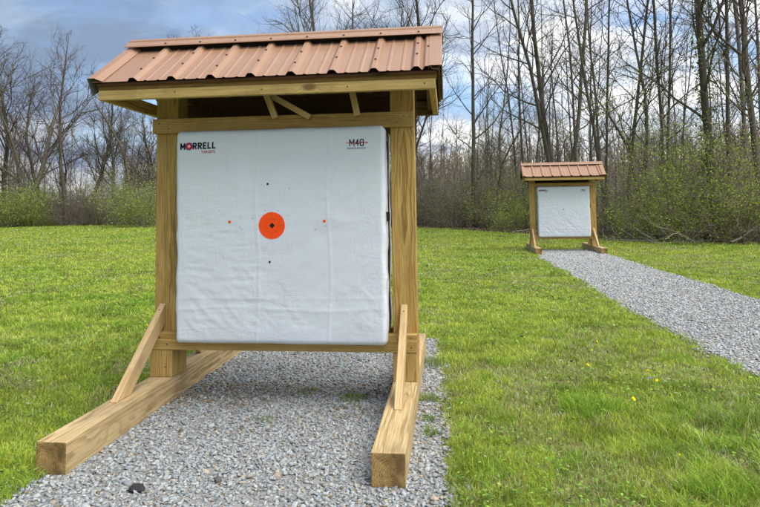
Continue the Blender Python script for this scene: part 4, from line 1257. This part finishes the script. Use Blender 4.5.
# brush rows
rnd = random.Random(8)
cnt = 0
for row_, (off, step) in enumerate(((.8, 14), (2.6, 17), (5.0, 20), (8.5, 26))):
    px = -50
    while px < 830:
        base = float(np.interp(px, [-60, 0, 150, 300, 440, 480, 520, 560, 620, 700, 760, 830], [51.5, 49.5, 47, 43, 33, 31, 29, 26, 21.2, 18.4, 17.2, 16.4]))
        k = rnd.choice(['bare1', 'bare2', 'bare3', 'mixed1', 'bare1', 'bare2', 'bare3'] if px > 430 else ['bare1', 'bare2', 'bare3', 'bare1', 'mixed1'])
        side = 'left field' if px < 160 else 'middle' if px < 520 else 'right wood'
        p = at(px, base + off + rnd.uniform(-.4, .8))
        s = rnd.uniform(.75, 1.15) * ((1.2 + .16 * row_) if px < 430 else (1.05 + .15 * row_) if px < 560 else .78 + .06 * row_)
        put_shrub(k, p, rnd.random() * 6.28, s, 'tangled leafless brush clump along the edge of the %s' % side, 'leafless brush along the %s edge' % side, 'brush_clump')
        px += step * rnd.uniform(.7, 1.3) * (.8 if px < 430 else 1.25 if px < 620 else 2.2)

# fallen branches at the foot of the right thicket
def fallen(px, d, L, rz, seed, label, mat='pale', r=.03):
    rng = np.random.RandomState(seed); T = Tubes(); p = np.array([0, 0, r])
    P = limb(rng, p, [1, 0, .06], L, 7, .12, -.01); P[:, 2] = np.maximum(P[:, 2], .02); T.add(P, np.linspace(r, r * .4, 8), 6)
    for _ in range(5):
        i = rng.randint(2, 7); dd = side_dir(rng, unit(P[i] - P[i - 1]), R(45)); dd[2] = abs(dd[2])
        T.add(limb(rng, P[i], dd, L * (.2 + .25 * rng.rand()), 4, .2, -.02), np.linspace(r * .4, r * .15, 5), 4)
    q = at(px, d); o = mesh_obj('fallen_branch', T.mesh('fallen_branch', M[mat])); o.location = (q.x, q.y, 0.01); o.rotation_euler = (0, 0, rz)
    tag(o, label, 'branch', 'dead branches on the ground')
fallen(630, 19.2, 2.4, .2, 1, 'grey dead branch on the ground right of the far stand')
fallen(655, 17.9, 2.0, 2.6, 2, 'dead branch at the foot of the right thicket, left part')
fallen(672, 17.4, 2.8, .1, 3, 'longest pale dead branch below the right thicket')
fallen(700, 17.2, 1.8, 3.3, 4, 'dead branch in front of the vine covered trunk')
fallen(728, 16.8, 2.2, .4, 5, 'dead branch right of the vine covered trunk on the ground')
fallen(515, 26, 2.2, .3, 6, 'thin dead branch on the ground left of the far stand', 'brush')
# pale broken stump
bm = bmesh.new(); bmesh.ops.create_cone(bm, segments=9, radius1=.07, radius2=.045, depth=.55, cap_ends=True, matrix=Matrix.Translation((0, 0, .27)))
for v in bm.verts:
    if v.co.z > .4: v.co.z += .16 * math.sin(v.co.x * 60); 
    v.co.x += .12 * v.co.z
o = bm_obj('broken_stump', bm, plain('split_wood', (.55, .52, .47), .8, .2, .2)); q = at(661.5, 18.2); o.location = (q.x, q.y, .0)
tag(o, 'pale splintered stump in the dark of the right thicket', 'stump')

# leaf litter at the wood's edge
def make_litter():
    rng = np.random.RandomState(19); n = 42000
    x = -3 + 18 * rng.rand(n); y = edge_y(x) + rng.normal(1.2, 1.6, n)
    k = (y > edge_y(x) - 1.2) & ~gravel2(x, y, .1); x, y = x[k], y[k]; n = len(x)
    P = np.stack([x, y, .012 + .03 * rng.rand(n)], 1); u = rng.normal(0, 1, (n, 3)) * np.array([1, 1, .4]); u /= np.linalg.norm(u, axis=1, keepdims=True)
    v = np.cross(u, rng.normal(0, .3, (n, 3)) + np.array([0, 0, 1])); v /= np.linalg.norm(v, axis=1, keepdims=True)
    s = (.03 + .03 * rng.rand(n))[:, None]
    V = np.stack([P - u * s, P + v * s * .6, P + u * s, P - v * s * .6], 1).reshape(-1, 3)
    c = np.array([(.16, .11, .065), (.24, .18, .11), (.09, .065, .04), (.30, .25, .18)])[rng.randint(0, 4, n)] * (.7 + .6 * rng.rand(n, 1))
    return np_mesh('leaf_litter', V, np.arange(n * 4).reshape(n, 4), [M['litter']], False, np.repeat(c, 4, 0))
tag(mesh_obj('leaf_litter', make_litter()), 'brown dead leaves covering the ground under the trees', 'leaf litter', kind='stuff')

# distant wood reading as one mass
def distant_wood():
    rng = np.random.RandomState(23); T = Tubes()
    for i in range(620):
        px = -120 + 1010 * rng.rand(); d = (75 if px < 430 else 62) + 75 * rng.rand() ** 1.2
        p = at(px, d); H = (7 + 6 * rng.rand()) * (.5 if px < 430 else .9); b = np.array([p.x, p.y, -.2])
        P = limb(rng, b, [0, 0, 1], H, 5, .05, .02); T.add(P, np.linspace(.12, .02, 6), 3)
        for _ in range(16):
            t = .2 + .78 * rng.rand(); j = min(int(t * 5), 4); q = P[j] + (P[j + 1] - P[j]) * (t * 5 - j)
            dd = side_dir(rng, np.array([0, 0, 1.]), R(30 + 35 * rng.rand())); L = H * .3 * (1.1 - .6 * t) * (.5 + .8 * rng.rand())
            Q = limb(rng, q, dd, L, 3, .2, .1); T.add(Q, np.linspace(.03, .012, 4), 3)
            for _ in range(4):
                d2 = side_dir(rng, dd, R(40)); U = limb(rng, Q[rng.randint(1, 4)], d2, L * .5, 2, .2, .08); T.add(U, np.linspace(.018, .010, 3), 3)
    for i in range(1300):
        a = R(28 + 92 * rng.rand()); t_ = .62 * rng.rand() ** .8; r_ = 130 + 240 * t_
        prof = .25 + .75 * (0.5 + 0.5 * math.cos((a - R(55)) * 2.2)); prof *= .7 + .6 * float(fbm(np.array([a * 6]), np.array([t_ * 2]), 6)[0])
        z_ = -1 + 25 * prof * math.sin(t_ * math.pi * .62) ** 1.2
        H = 8 + 7 * rng.rand(); b = np.array([r_ * math.cos(a), r_ * math.sin(a), z_ - .5])
        P = limb(rng, b, [0, 0, 1], H, 4, .05, .02); T.add(P, np.linspace(.22, .05, 5), 3)
        for _ in range(12):
            t = .25 + .73 * rng.rand(); j = min(int(t * 4), 3); q = P[j] + (P[j + 1] - P[j]) * (t * 4 - j)
            Q = limb(rng, q, side_dir(rng, np.array([0, 0, 1.]), R(25 + 35 * rng.rand())), H * .33 * (1.1 - .6 * t), 2, .2, .1); T.add(Q, np.linspace(.08, .03, 3), 3)
    return T.mesh('distant_wood', M['brush'], False)
tag(mesh_obj('distant_wood', distant_wood()), 'far bare wood behind the nearer trees', 'wood', kind='stuff')
